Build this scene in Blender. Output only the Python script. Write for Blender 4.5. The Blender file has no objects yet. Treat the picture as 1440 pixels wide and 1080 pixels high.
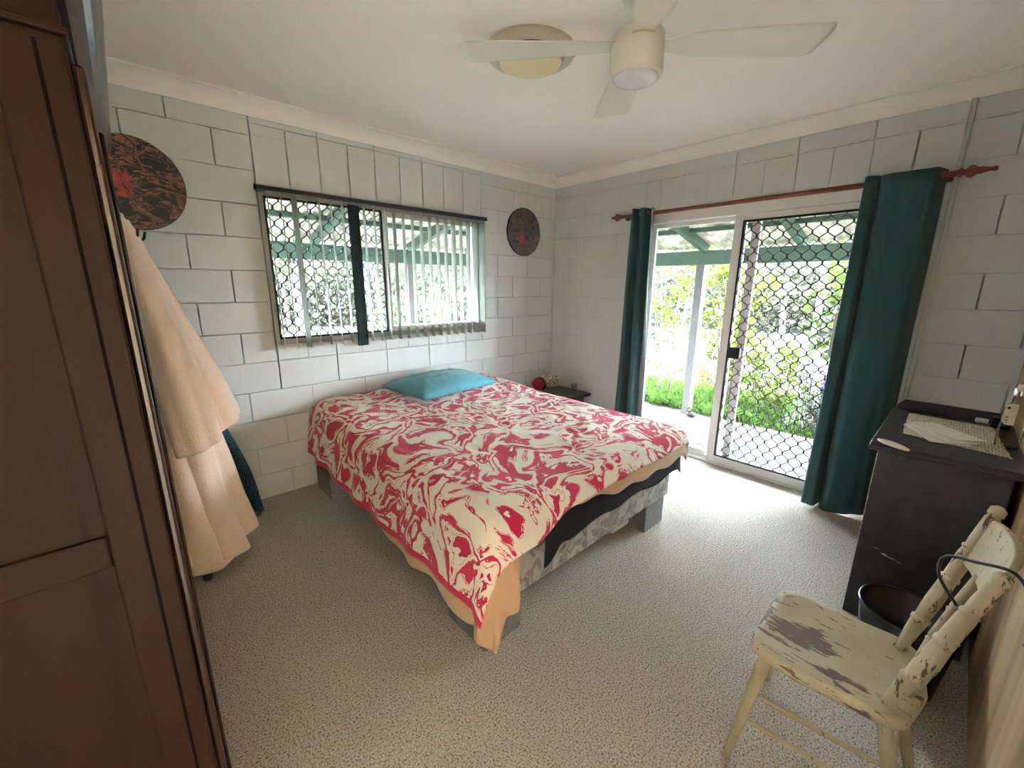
import bpy, math, random
from math import sin, cos, pi, sqrt, radians, hypot, atan2
from mathutils import Vector, Matrix, noise as mn

SC = bpy.context.scene
COL = SC.collection
rnd = random.Random(7)

# ------------------------------------------------------------------ helpers
class MB:
    def __init__(s):
        s.v = []; s.f = []; s.uv = None
    def add(s, vs, fs):
        o = len(s.v); s.v += [tuple(p) for p in vs]; s.f += [tuple(i + o for i in f) for f in fs]
    def box(s, x0, x1, y0, y1, z0, z1):
        s.add([(x0,y0,z0),(x1,y0,z0),(x1,y1,z0),(x0,y1,z0),(x0,y0,z1),(x1,y0,z1),(x1,y1,z1),(x0,y1,z1)],
              [(0,3,2,1),(4,5,6,7),(0,1,5,4),(1,2,6,5),(2,3,7,6),(3,0,4,7)])
        return s
    def obox(s, c, size, rot=0.0, tilt=0.0):
        m = Matrix.Translation(c) @ Matrix.Rotation(rot, 4, 'Z') @ Matrix.Rotation(tilt, 4, 'X')
        a, b, h = size[0]/2, size[1]/2, size[2]/2
        P = [(-a,-b,-h),(a,-b,-h),(a,b,-h),(-a,b,-h),(-a,-b,h),(a,-b,h),(a,b,h),(-a,b,h)]
        s.add([m @ Vector(p) for p in P], [(0,3,2,1),(4,5,6,7),(0,1,5,4),(1,2,6,5),(2,3,7,6),(3,0,4,7)])
        return s
    def tube(s, pts, rad, n=8, caps=True):
        pts = [Vector(p) for p in pts]; N = len(pts)
        R = rad if isinstance(rad, (list, tuple)) else [rad]*N
        up = None; rings = []
        for i, p in enumerate(pts):
            d = (pts[min(i+1,N-1)] - pts[max(i-1,0)]).normalized()
            if up is None:
                up = Vector((0,0,1)) if abs(d.z) < .9 else Vector((1,0,0))
            a = d.cross(up)
            if a.length < 1e-6: a = d.orthogonal()
            a.normalize(); b = a.cross(d).normalized(); up = b
            rings.append([p + (a*cos(2*pi*k/n) + b*sin(2*pi*k/n))*R[i] for k in range(n)])
        vs = [q for r in rings for q in r]; fs = []
        for i in range(N-1):
            for k in range(n):
                fs.append((i*n+k, i*n+(k+1)%n, (i+1)*n+(k+1)%n, (i+1)*n+k))
        if caps:
            fs.append(tuple(range(n))[::-1]); fs.append(tuple((N-1)*n+k for k in range(n)))
        s.add(vs, fs); return s
    def lathe(s, p0, p1, prof, n=16, caps=True):
        p0, p1 = Vector(p0), Vector(p1)
        d = p1 - p0; z = d.normalized(); a = z.orthogonal().normalized(); b = z.cross(a)
        vs = []; fs = []
        for t, r in prof:
            c = p0 + d*t
            vs += [c + (a*cos(2*pi*k/n) + b*sin(2*pi*k/n))*r for k in range(n)]
        for i in range(len(prof)-1):
            for k in range(n):
                fs.append((i*n+k, i*n+(k+1)%n, (i+1)*n+(k+1)%n, (i+1)*n+k))
        if caps:
            fs.append(tuple(range(n))[::-1]); fs.append(tuple((len(prof)-1)*n+k for k in range(n)))
        s.add(vs, fs); return s
    def prism(s, poly, ax, a, b):
        # poly of 2D points extruded along axis ax from a to b
        def P(p, c):
            return {'x': (c,p[0],p[1]), 'y': (p[0],c,p[1]), 'z': (p[0],p[1],c)}[ax]
        n = len(poly)
        s.add([P(p,a) for p in poly] + [P(p,b) for p in poly],
              [tuple(range(n))[::-1], tuple(range(n,2*n))] + [(k,(k+1)%n,n+(k+1)%n,n+k) for k in range(n)])
        return s
    def grid(s, fn, nu, nv, closed=False):
        vs = [fn(i/nu, j/nv) for j in range(nv+1) for i in range(nu + (0 if closed else 1))]
        w = nu if closed else nu+1; fs = []
        for j in range(nv):
            for i in range(nu):
                i2 = (i+1) % w
                fs.append((j*w+i, j*w+i2, (j+1)*w+i2, (j+1)*w+i))
        s.add(vs, fs); return s
    def ball(s, c, r, nu=14, nv=9, sq=(1,1,1)):
        c = Vector(c)
        s.grid(lambda u, v: c + Vector((cos(2*pi*u)*sin(pi*v)*r*sq[0], sin(2*pi*u)*sin(pi*v)*r*sq[1], -cos(pi*v)*r*sq[2])), nu, nv, True)
        return s
    def build(s, name, mat, parent=None, origin=None, smooth=False, bevel=0, seg=2, sub=0, solid=0, weld=False):
        if parent is not None:
            t = parent
            while t.parent: t = t.parent
            o = Vector(t['_o']) if '_o' in t else t.location.copy()
        else:
            if origin is None:
                xs, ys, zs = zip(*s.v); o = Vector(((min(xs)+max(xs))/2, (min(ys)+max(ys))/2, min(zs)))
            else: o = Vector(origin)
        me = bpy.data.meshes.new(name)
        me.from_pydata([(p[0]-o.x, p[1]-o.y, p[2]-o.z) for p in s.v], [], s.f)
        if s.uv:
            ul = me.uv_layers.new(name='cloth')
            for lp in me.loops: ul.data[lp.index].uv = s.uv[lp.vertex_index]
        me.update()
        import bmesh
        bm = bmesh.new(); bm.from_mesh(me)
        if weld: bmesh.ops.remove_doubles(bm, verts=bm.verts, dist=1e-5)
        if not solid and not s.uv: bmesh.ops.recalc_face_normals(bm, faces=bm.faces)
        bm.to_mesh(me); bm.free()
        ob = bpy.data.objects.new(name, me); COL.objects.link(ob)
        me.materials.append(mat)
        if smooth: me.polygons.foreach_set('use_smooth', [True]*len(me.polygons))
        if bevel:
            m = ob.modifiers.new('bevel', 'BEVEL'); m.width = bevel; m.segments = seg; m.limit_method = 'ANGLE'; m.angle_limit = radians(40)
            m.harden_normals = False
        if solid:
            m = ob.modifiers.new('thick', 'SOLIDIFY'); m.thickness = solid; m.offset = 0
        if sub:
            m = ob.modifiers.new('sub', 'SUBSURF'); m.levels = sub; m.render_levels = sub
        if parent is not None: ob.parent = parent
        else: ob.location = o
        return ob

def tag(o, label=None, cat=None, group=None, kind=None):
    if label: o['label'] = label
    if cat: o['category'] = cat
    if group: o['group'] = group
    if kind: o['kind'] = kind
    return o
def thing(name, label, cat, loc, group=None, kind=None):
    o = bpy.data.objects.new(name, None); COL.objects.link(o); o.location = loc; o.empty_display_size = .05
    return tag(o, label, cat, group, kind)
def smooth01(t):
    t = max(0., min(1., t)); return t*t*(3-2*t)
def N3(x, y, z=0.0):
    return mn.noise(Vector((x, y, z)))

# ------------------------------------------------------------------ materials
def mat(name, col, rough=.6, metal=0., spec=.5, bump=None, var=None, sheen=0.):
    m = bpy.data.materials.new(name); m.use_nodes = True
    nt = m.node_tree; b = nt.nodes['Principled BSDF']
    b.inputs['Base Color'].default_value = (*col, 1); b.inputs['Roughness'].default_value = rough
    b.inputs['Metallic'].default_value = metal; b.inputs['Specular IOR Level'].default_value = spec
    if sheen: b.inputs['Sheen Weight'].default_value = sheen
    tc = nt.nodes.new('ShaderNodeTexCoord')
    if var:   # (scale, amount)
        n = nt.nodes.new('ShaderNodeTexNoise'); n.inputs['Scale'].default_value = var[0]; n.inputs['Detail'].default_value = 4
        nt.links.new(tc.outputs['Object'], n.inputs['Vector'])
        r = nt.nodes.new('ShaderNodeValToRGB')
        k = var[1]
        r.color_ramp.elements[0].position = .3; r.color_ramp.elements[1].position = .7
        r.color_ramp.elements[0].color = (*[c*(1-k) for c in col], 1); r.color_ramp.elements[1].color = (*[min(1, c*(1+k)) for c in col], 1)
        nt.links.new(n.outputs['Fac'], r.inputs['Fac']); nt.links.new(r.outputs['Color'], b.inputs['Base Color'])
    if bump:  # (scale, strength, distance)
        n = nt.nodes.new('ShaderNodeTexNoise'); n.inputs['Scale'].default_value = bump[0]; n.inputs['Detail'].default_value = 3
        nt.links.new(tc.outputs['Object'], n.inputs['Vector'])
        bp = nt.nodes.new('ShaderNodeBump'); bp.inputs['Strength'].default_value = bump[1]; bp.inputs['Distance'].default_value = bump[2]
        nt.links.new(n.outputs['Fac'], bp.inputs['Height']); nt.links.new(bp.outputs['Normal'], b.inputs['Normal'])
    return m

class NT:   # short node writer
    def __init__(s, m): s.t = m.node_tree; s.b = s.t.nodes['Principled BSDF']
    def n(s, typ, **kw):
        nd = s.t.nodes.new('ShaderNode' + typ)
        for k, v in kw.items():
            if hasattr(nd, k) and k not in nd.inputs: setattr(nd, k, v)
            else: nd.inputs[k].default_value = v
        return nd
    def l(s, a, b): s.t.links.new(a, b)
    def ramp(s, fac, stops, interp='LINEAR'):
        r = s.n('ValToRGB'); cr = r.color_ramp; cr.interpolation = interp
        while len(cr.elements) > 1: cr.elements.remove(cr.elements[-1])
        cr.elements[0].position = stops[0][0]; cr.elements[0].color = (*stops[0][1], 1)
        for p, c in stops[1:]:
            e = cr.elements.new(p); e.color = (*c, 1)
        s.l(fac, r.inputs['Fac']); return r.outputs['Color']
    def mapped(s, src='Object', scale=(1,1,1), rot=(0,0,0), loc=(0,0,0)):
        tc = s.n('TexCoord'); mp = s.n('Mapping')
        mp.inputs['Scale'].default_value = scale; mp.inputs['Rotation'].default_value = rot; mp.inputs['Location'].default_value = loc
        s.l(tc.outputs[src], mp.inputs['Vector']); return mp.outputs['Vector']
    def noise(s, vec, scale, detail=3, dist=0., rough=.5, out='Fac'):
        n = s.n('TexNoise'); n.inputs['Scale'].default_value = scale; n.inputs['Detail'].default_value = detail
        n.inputs['Distortion'].default_value = dist; n.inputs['Roughness'].default_value = rough
        s.l(vec, n.inputs['Vector']); return n.outputs[out]
    def warp(s, vec, scale, amt, detail=2):
        c = s.noise(vec, scale, detail, out='Color')
        a = s.n('VectorMath', operation='SUBTRACT'); s.l(c, a.inputs[0]); a.inputs[1].default_value = (.5,.5,.5)
        m = s.n('VectorMath', operation='SCALE'); s.l(a.outputs[0], m.inputs[0]); m.inputs['Scale'].default_value = amt
        d = s.n('VectorMath', operation='ADD'); s.l(vec, d.inputs[0]); s.l(m.outputs[0], d.inputs[1])
        return d.outputs[0]
    def bump(s, h, strength, dist):
        bp = s.n('Bump'); bp.inputs['Strength'].default_value = strength; bp.inputs['Distance'].default_value = dist
        s.l(h, bp.inputs['Height']); s.l(bp.outputs['Normal'], s.b.inputs['Normal'])
    def mix(s, fac, a, b):
        m = s.n('MixRGB')
        for sock, val in ((m.inputs['Fac'], fac), (m.inputs['Color1'], a), (m.inputs['Color2'], b)):
            if isinstance(val, bpy.types.NodeSocket): s.l(val, sock)
            elif isinstance(val, (int, float)): sock.default_value = val
            else: sock.default_value = (*val, 1)
        return m.outputs['Color']
    def color(s, c): s.l(c, s.b.inputs['Base Color'])

def wood_mat(name, c1, c2, rough, axis=2, scale=14, stretch=.06, spec=.5):
    m = mat(name, c1, rough, spec=spec); k = NT(m)
    sc = [1,1,1]; sc[axis] = stretch
    v = k.mapped(scale=sc)
    f = k.noise(k.warp(v, 3, .15), scale, 5, .6)
    k.color(k.ramp(f, [(.3, c2), (.5, c1), (.72, tuple(min(1, c*1.25) for c in c1))]))
    k.bump(f, .15, .002)
    return m

def cloth_marble(name, mode):
    m = mat(name, (.8,.75,.65), .85, spec=.2, sheen=.2); k = NT(m)
    v = k.mapped('UV', (1,1,1), loc=(3.1,1.7,0))
    v = k.warp(v, 1.6, .60, 2)
    v = k.warp(v, 4.2, .26, 2)
    v = k.warp(v, 16.0, .035, 3)
    f = k.noise(v, 3.4, 3.0, .8, .52)
    cream = (.80,.735,.61); red = (.55,.012,.065); red2 = (.60,.025,.085)
    c = k.ramp(f, [(0, red), (.35, cream), (.372, red), (.377, cream), (.425, red2), (.470, cream), (.475, red), (.479, cream), (.552, red), (.556, cream), (.572, red), (.640, cream), (.668, red), (.672, cream)], 'CONSTANT')
    # speckled bleed where the red meets the cream
    g = k.noise(k.mapped('UV'), 60, 4)
    e = k.noise(v, 4.0, 3.0, .8, .52)
    ad = k.n('Math', operation='MULTIPLY_ADD'); k.l(g, ad.inputs[0]); ad.inputs[1].default_value = .05; k.l(f, ad.inputs[2])
    sp = k.ramp(ad.outputs[0], [(0,(0,0,0)), (.440,(1,1,1)), (.450,(0,0,0)), (.586,(1,1,1)), (.596,(0,0,0))], 'CONSTANT')
    c = k.mix(sp, c, red)
    # plain red hem band along the long left edge
    sx = k.n('SeparateXYZ'); tcx = k.n('TexCoord'); k.l(tcx.outputs['UV'], sx.inputs[0])
    lt = k.n('Math', operation='LESS_THAN'); k.l(sx.outputs['X'], lt.inputs[0]); lt.inputs[1].default_value = -2.965
    c = k.mix(lt.outputs[0], c, red2)
    k.color(c)
    w = k.noise(k.mapped('UV'), 420, 2)
    k.bump(w, .12, .001)
    return m

def art_mat(name, stops, scale, seed, centre=None):
    m = mat(name, (.2,.2,.2), .35); k = NT(m)
    v0 = k.mapped('Object', scale=(1,1,1.7), loc=(seed, seed*.7, seed*.3))
    v = k.warp(v0, 5.0, .22, 2); v = k.warp(v, 14.0, .06, 2)
    f = k.noise(v, scale, 3.2, 1.4, .55)
    c = k.ramp(f, stops)
    if centre:
        g = k.n('VectorMath', operation='DISTANCE'); k.l(k.warp(k.mapped('Object'), 9, .07), g.inputs[0]); g.inputs[1].default_value = centre[0]
        fac = k.ramp(g.outputs['Value'], [(centre[1]*.55, (1,1,1)), (centre[1], (0,0,0))])
        c = k.mix(fac, c, k.ramp(f, [(.35,(.02,.01,.01)), (.42, centre[2]), (.6, centre[3])]))
    k.color(c); return m

M = {}
M['block'] = mat('painted block', (.605,.63,.605), .75, spec=.25, bump=(160, .35, .002), var=(2.2, .03))
M['hall'] = mat('warm bounce paint', (.80,.66,.45), .8)  # walls of the added room, warm so the daylight they bounce is warm
M['ceiling'] = mat('ceiling paint', (.90,.87,.82), .9, spec=.1, bump=(220, .05, .001))
M['cornice'] = mat('cornice paint', (.85,.83,.78), .8, spec=.2)
m = mat('loop carpet', (.3,.27,.22), .95, spec=.1); k = NT(m)
v = k.mapped('Object')
vo = k.n('TexVoronoi'); vo.inputs['Scale'].default_value = 190; k.l(k.warp(v, 30, .01), vo.inputs['Vector'])
fl = k.noise(v, 150, 4, 0., .6); lo = k.noise(v, 1.6, 3)
c = k.ramp(fl, [(.32,(.09,.06,.04)), (.41,(.27,.22,.165)), (.48,(.47,.425,.36)), (.60,(.57,.535,.475)), (.72,(.70,.68,.63))])
c2 = k.mix(k.ramp(lo, [(.3,(.12,)*3),(.7,(0,0,0))]), c, (.30,.25,.18))
k.color(c2)
h = k.n('Math', operation='MULTIPLY_ADD'); k.l(vo.outputs['Distance'], h.inputs[0]); h.inputs[1].default_value = -1.; k.l(fl, h.inputs[2])
k.bump(h.outputs[0], .55, .006)
M['carpet'] = m
M['alu'] = mat('grey aluminium', (.42,.43,.41), .45, metal=.35, var=(20, .06))
M['white_alu'] = mat('white aluminium', (.74,.74,.71), .4, spec=.4)
M['white_alu_glare'] = mat('glare white aluminium', (.86,.87,.90), .35, spec=.6)  # lighter, bluer copy of the white aluminium: outdoor glare put into the colour
M['black_seal'] = mat('black seal', (.015,.016,.016), .6)
M['black_wire'] = mat('black coated wire', (.05,.05,.047), .35)
M['blind'] = mat('blind fabric', (.40,.43,.38), .8, spec=.1)
k = NT(M['blind']); k.b.inputs['Transmission Weight'].default_value = 0.
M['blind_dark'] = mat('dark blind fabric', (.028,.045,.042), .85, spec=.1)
M['curtain'] = mat('dark green curtain', (.034,.092,.092), .8, spec=.25, bump=(500,.25,.001), sheen=.15)
M['lining'] = mat('curtain lining', (.20,.22,.225), .5)
M['rodwood'] = wood_mat('red stained rod wood', (.23,.075,.05), (.12,.035,.025), .4, axis=1)
M['chrome'] = mat('chrome', (.7,.7,.68), .2, metal=1.)
M['pipe'] = mat('painted conduit', (.58,.61,.57), .6)
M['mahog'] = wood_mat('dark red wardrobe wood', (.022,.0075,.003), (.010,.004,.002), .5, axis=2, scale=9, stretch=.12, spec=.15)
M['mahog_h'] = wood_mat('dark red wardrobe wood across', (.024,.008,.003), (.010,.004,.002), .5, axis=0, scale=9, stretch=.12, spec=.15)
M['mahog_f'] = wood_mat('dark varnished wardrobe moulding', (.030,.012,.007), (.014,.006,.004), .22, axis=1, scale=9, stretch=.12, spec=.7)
M['groove'] = mat('dark groove', (.008,.004,.003), .9, spec=.05)
M['black_wood'] = mat('black stained wood', (.030,.026,.026), .42, var=(14, .3), bump=(60,.06,.001))
# black wood with worn pale scratches
m = mat('worn black wood', (.022,.019,.020), .42); k = NT(m)
v = k.mapped('Object', scale=(1,1,1)); f = k.noise(k.warp(v, 20, .03), 26, 4)
k.color(k.ramp(f, [(.70,(.022,.019,.020)), (.735,(.02,.017,.018)), (.76,(.30,.27,.23))])); M['worn_black'] = m
M['pale_chip'] = mat('bare chipped wood', (.55,.48,.36), .8)
M['panel_wood'] = wood_mat('honey timber panel', (.46,.31,.18), (.27,.16,.085), .45, axis=2, scale=13, stretch=.05)
# chipped cream paint over brown wood
def chipped(name, axis, wear, seed, patch=None, dark=(.115,.07,.05)):
    m = mat(name, (.5,.42,.26), .55, spec=.35); k = NT(m)
    sc = [1,1,1]; sc[axis] = .22
    v = k.mapped(scale=sc, loc=(seed,seed,seed))
    f = k.noise(k.warp(v, 12, .02), 68, 5, .3, .62)
    big = k.noise(k.mapped(loc=(seed*2,seed,0)), 6, 2)
    if patch:
        fac = None
        for (pc, pr, ps) in patch:
            sub = k.n('VectorMath', operation='SUBTRACT'); k.l(k.warp(k.mapped(), 11, .09, 3), sub.inputs[0]); sub.inputs[1].default_value = pc
            ml = k.n('VectorMath', operation='MULTIPLY'); k.l(sub.outputs[0], ml.inputs[0]); ml.inputs[1].default_value = ps
            ln = k.n('VectorMath', operation='LENGTH'); k.l(ml.outputs[0], ln.inputs[0])
            r = k.ramp(ln.outputs['Value'], [(.0,(.30,)*3), (pr*.7,(.16,)*3), (pr,(0,0,0))])
            if fac is None: fac = r
            else:
                ad = k.n('MixRGB', blend_type='ADD'); ad.inputs['Fac'].default_value = 1; k.l(fac, ad.inputs['Color1']); k.l(r, ad.inputs['Color2']); fac = ad.outputs['Color']
        ad = k.n('Math', operation='ADD'); k.l(f, ad.inputs[0]); k.l(fac, ad.inputs[1]); f = ad.outputs[0]
    ad = k.n('Math', operation='MULTIPLY_ADD'); k.l(big, ad.inputs[0]); ad.inputs[1].default_value = .22; k.l(f, ad.inputs[2]); f = ad.outputs[0]
    cream = k.ramp(big, [(.3,(.38,.31,.19)), (.7,(.50,.43,.285))])
    c = k.mix(k.ramp(f, [(wear,(0,0,0)), (wear+.02,(1,1,1))]), cream, dark)
    k.color(c); k.bump(k.ramp(f, [(wear,(1,1,1)), (wear+.02,(0,0,0))]), .3, .002)
    return m
M['chip_leg'] = chipped('chipped cream paint', 2, .75, 3.3)
M['robe'] = mat('fleece robe', (.86,.68,.545), .95, spec=.1, bump=(90,.6,.006), sheen=.5)
M['blanket'] = mat('tan blanket', (.56,.36,.20), .95, spec=.1, bump=(160,.4,.003), sheen=.3)
M['sheet'] = mat('black sheet', (.014,.015,.018), .8, spec=.2, bump=(300,.2,.001))
M['quilt'] = cloth_marble('red marbled cover', 0)
m = mat('grey damask', (.32,.31,.28), .5); k = NT(m)
f = k.noise(k.warp(k.mapped(), 9, .12), 7, 3, 1.2)
k.color(k.ramp(f, [(.36,(.15,.145,.13)), (.44,(.30,.29,.26)), (.47,(.12,.115,.10)), (.49,(.34,.33,.30)), (.58,(.43,.42,.38)), (.62,(.24,.23,.21))]))
vq = k.n('TexVoronoi', feature='DISTANCE_TO_EDGE'); vq.inputs['Scale'].default_value = 7; k.l(k.mapped(), vq.inputs['Vector'])
k.bump(k.ramp(vq.outputs['Distance'], [(0,(0,0,0)),(.12,(1,1,1))]), .5, .012); M['damask'] = m
M['legblock'] = mat('grey bed leg', (.17,.17,.16), .85, var=(30,.2), bump=(90,.4,.002))
M['pillow'] = mat('teal pillowcase', (.085,.29,.34), .75, spec=.25, bump=(350,.15,.001), var=(5,.08), sheen=.2)
M['night'] = mat('dark brown table', (.035,.022,.017), .3, var=(12,.3))
M['redfab'] = mat('red fabric', (.30,.02,.04), .8, bump=(220,.5,.003))
M['blackp'] = mat('black plastic', (.012,.012,.014), .25)
m = mat('speckled print', (.4,.35,.28), .6); k = NT(m)
k.color(k.ramp(k.noise(k.mapped(), 90, 3, .5), [(.42,(.75,.70,.60)), (.5,(.42,.34,.25)), (.58,(.12,.09,.06))])); M['speckle'] = m
M['glassy'] = None
M['paper'] = mat('white envelope paper', (.78,.75,.66), .8, spec=.2)
m = mat('printed place mat', (.6,.56,.4), .85); k = NT(m)
br = k.n('TexBrick'); br.inputs['Scale'].default_value = 26; br.inputs['Color1'].default_value = (.70,.65,.48,1); br.inputs['Color2'].default_value = (.62,.58,.42,1); br.inputs['Mortar'].default_value = (.36,.34,.23,1)
br.inputs['Mortar Size'].default_value = .03; k.l(k.mapped(), br.inputs['Vector'])
sp = k.noise(k.mapped(scale=(.5,1,1)), 130, 2)
k.color(k.mix(k.ramp(sp, [(.52,(0,0,0)), (.6,(.75,)*3)]), br.outputs['Color'], (.22,.22,.14))); M['mat'] = m
M['cream_cer'] = mat('cream ceramic', (.72,.68,.52), .35)
M['fanw'] = mat('white fan plastic', (.74,.72,.64), .45, spec=.35)
M['lens'] = mat('frosted lens', (.72,.72,.76), .25, spec=.6)
M['ventc'] = mat('aged cream plastic', (.80,.70,.44), .5)
M['ventw'] = mat('off white plastic', (.60,.565,.47), .5)
m = mat('blue lattice cloth', (.02,.06,.10), .9); k = NT(m)
vo = k.n('TexVoronoi', feature='DISTANCE_TO_EDGE'); vo.inputs['Scale'].default_value = 52; k.l(k.mapped(), vo.inputs['Vector'])
k.color(k.ramp(vo.outputs['Distance'], [(.05,(.008,.012,.016)), (.2,(.02,.085,.15)), (.5,(.03,.13,.21))])); M['sarong'] = m
M['stand'] = mat('black stand', (.012,.010,.010), .4)
M['cable'] = mat('black cable', (.012,.011,.010), .45)
M['roof'] = None
M['beam'] = mat('green painted timber', (.045,.078,.052), .6, var=(9,.12))
M['post'] = mat('weathered white timber', (.10,.09,.085), .75, var=(12,.12))
M['slab'] = mat('pale concrete', (.036,.030,.0285), .9, var=(3,.08), bump=(60,.1,.003))
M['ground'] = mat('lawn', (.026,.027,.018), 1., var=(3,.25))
M['bark'] = mat('grey bark', (.09,.072,.062), .9, var=(15,.25), bump=(30,.5,.01))
M['palebark'] = mat('pale gum bark', (.055,.047,.053), .9, var=(4,.3), bump=(20,.4,.01))
def leaf_mat(name, c, tr=.45):
    m = bpy.data.materials.new(name); m.use_nodes = True; nt = m.node_tree; nt.nodes.clear()
    out = nt.nodes.new('ShaderNodeOutputMaterial'); d = nt.nodes.new('ShaderNodeBsdfDiffuse'); t = nt.nodes.new('ShaderNodeBsdfTranslucent'); mx = nt.nodes.new('ShaderNodeMixShader')
    gi = nt.nodes.new('ShaderNodeTexNoise'); gi.inputs['Scale'].default_value = 6; tc = nt.nodes.new('ShaderNodeTexCoord'); nt.links.new(tc.outputs['Object'], gi.inputs['Vector'])
    r = nt.nodes.new('ShaderNodeValToRGB'); r.color_ramp.elements[0].position = .3; r.color_ramp.elements[1].position = .7
    r.color_ramp.elements[0].color = (*[x*.55 for x in c],1); r.color_ramp.elements[1].color = (*[min(1,x*1.4) for x in c],1)
    nt.links.new(gi.outputs['Fac'], r.inputs['Fac'])
    nt.links.new(r.outputs['Color'], d.inputs['Color']); nt.links.new(r.outputs['Color'], t.inputs['Color'])
    mx.inputs['Fac'].default_value = tr
    nt.links.new(d.outputs[0], mx.inputs[1]); nt.links.new(t.outputs[0], mx.inputs[2]); nt.links.new(mx.outputs[0], out.inputs['Surface'])
    return m
M['roof'] = leaf_mat('translucent corrugated sheet', (.42,.40,.34), .16)
M['leaf'] = leaf_mat('lime leaves', (.075,.098,.016))
M['leaf2'] = leaf_mat('mid green leaves', (.05,.07,.02))
M['leaf3'] = leaf_mat('grey green leaves', (.055,.058,.048), .3)
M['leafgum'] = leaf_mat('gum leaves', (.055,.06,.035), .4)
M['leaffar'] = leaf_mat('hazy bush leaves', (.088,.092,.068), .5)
M['grass'] = leaf_mat('fresh grass', (.045,.08,.018), .35)
M['lilac'] = leaf_mat('lilac flowers', (.11,.08,.19), .3)
def glass_mat(name, tint, gloss, rough=.02):
    m = bpy.data.materials.new(name); m.use_nodes = True; nt = m.node_tree; nt.nodes.clear()
    out = nt.nodes.new('ShaderNodeOutputMaterial'); t = nt.nodes.new('ShaderNodeBsdfTransparent'); g = nt.nodes.new('ShaderNodeBsdfGlossy'); mx = nt.nodes.new('ShaderNodeMixShader')
    t.inputs['Color'].default_value = (*tint,1); g.inputs['Roughness'].default_value = rough
    lw = nt.nodes.new('ShaderNodeLayerWeight'); lw.inputs['Blend'].default_value = .12
    ml = nt.nodes.new('ShaderNodeMath'); ml.operation = 'MULTIPLY'; ml.inputs[1].default_value = gloss; nt.links.new(lw.outputs['Fresnel'], ml.inputs[0])
    nt.links.new(ml.outputs[0], mx.inputs['Fac']); nt.links.new(t.outputs[0], mx.inputs[1]); nt.links.new(g.outputs[0], mx.inputs[2]); nt.links.new(mx.outputs[0], out.inputs['Surface'])
    return m
M['glass'] = glass_mat('window glass', (.95,.97,.96), .6)
M['jar'] = glass_mat('clear jar', (.88,.85,.78), 2.4, .05)
M['tumbler'] = glass_mat('grey tumbler', (.72,.75,.75), 2.0, .1)

# ------------------------------------------------------------------ room shell
CZ = 2.575           # ceiling
ZO = .1764           # height of the first block joint above the carpet
WX = -1.0183         # right edge of the window (a block joint)
XL, YF = -4.12, -3.42
def sub_rects(r, holes):
    out = [r]
    for h in holes:
        nxt = []
        for a0, a1, b0, b1 in out:
            c0, c1, d0, d1 = max(a0,h[0]), min(a1,h[1]), max(b0,h[2]), min(b1,h[3])
            if c0 >= c1 or d0 >= d1: nxt.append((a0,a1,b0,b1)); continue
            if a0 < c0: nxt.append((a0,c0,b0,b1))
            if c1 < a1: nxt.append((c1,a1,b0,b1))
            if b0 < d0: nxt.append((c0,c1,b0,d0))
            if d1 < b1: nxt.append((c0,c1,d1,b1))
        out = nxt
    return out
def block_wall(name, place, a_min, a_max, ref, par, hole, lintel, sillrow, thick=.19, d=.0022):
    """place(a, depth, z) -> xyz.  a runs along the wall; depth 0 = painted face, + into the wall."""
    mb = MB(); rects = []
    g = .0035
    k = -3
    while ZO + .2*k < CZ:
        z0, z1 = ZO + .2*k, ZO + .2*(k+1)
        row = k + 1                      # row index, 0 lies between z=ZO and ZO+.2
        off = 0 if (row + par) % 2 == 0 else .2
        n0 = int((a_min - ref)/.4) - 3
        for i in range(n0, n0 + 40):
            a0 = ref + off + .4*i; rects.append((a0, a0+.4, z0, z1))
        k += 1
    zones = [lintel] + ([sillrow] if sillrow else [])
    fin = []
    for r in rects:
        r = (max(r[0],a_min), min(r[1],a_max), max(r[2],-.05), min(r[3],CZ))
        if r[0] >= r[1] or r[2] >= r[3]: continue
        fin += sub_rects(r, [hole] + zones)
    for z in zones:
        a = z[0]
        while a < z[1]-1e-4:
            fin += sub_rects((a, min(a+.2, z[1]), z[2], z[3]), [hole]); a += .2
    for a0, a1, b0, b1 in fin:
        ga, gz = .0028, .0014
        if a1-a0 < .02 or b1-b0 < .012: ga = gz = 0
        def q(a, dep, z): return place(a, dep, z)
        o = [(a0,b0),(a1,b0),(a1,b1),(a0,b1)]
        i1 = [(a0+ga,b0+gz),(a1-ga,b0+gz),(a1-ga,b1-gz),(a0+ga,b1-gz)]
        e = .0025 if ga else 0
        i2 = [(a0+ga+e,b0+gz+e),(a1-ga-e,b0+gz+e),(a1-ga-e,b1-gz-e),(a0+ga+e,b1-gz-e)]
        vs = [q(p[0], d, p[1]) for p in o] + [q(p[0], d, p[1]) for p in i1] + [q(p[0], 0, p[1]) for p in i2]
        fs = []
        for j in range(4):
            j2 = (j+1) % 4
            fs.append((j, j2, 4+j2, 4+j)); fs.append((4+j, 4+j2, 8+j2, 8+j))
        fs.append((8,9,10,11)); mb.add(vs, fs)
    # body of the wall behind the block faces, with the reveal of the opening
    for r in sub_rects((a_min, a_max, -.05, CZ+.1), [hole]):
        P = [place(r[0], d, r[2]), place(r[1], thick, r[3])]
        mb.box(min(P[0][0],P[1][0]), max(P[0][0],P[1][0]), min(P[0][1],P[1][1]), max(P[0][1],P[1][1]), r[2], r[3])
    ob = mb.build(name, M['block'], origin=(0,0,0)); tag(ob, kind='structure'); return ob
WIN = (WX-1.8, WX, 1.088, 2.075)
block_wall('wall_back', lambda a, d, z: (a, d, z), XL-.19, .0, WX, 1, WIN, (WX-1.8, WX, 2.075, 2.45), (WX-1.8, WX, .9764, 1.088))
DOOR = (-2.95, -1.06, -.05, 2.105)
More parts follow.
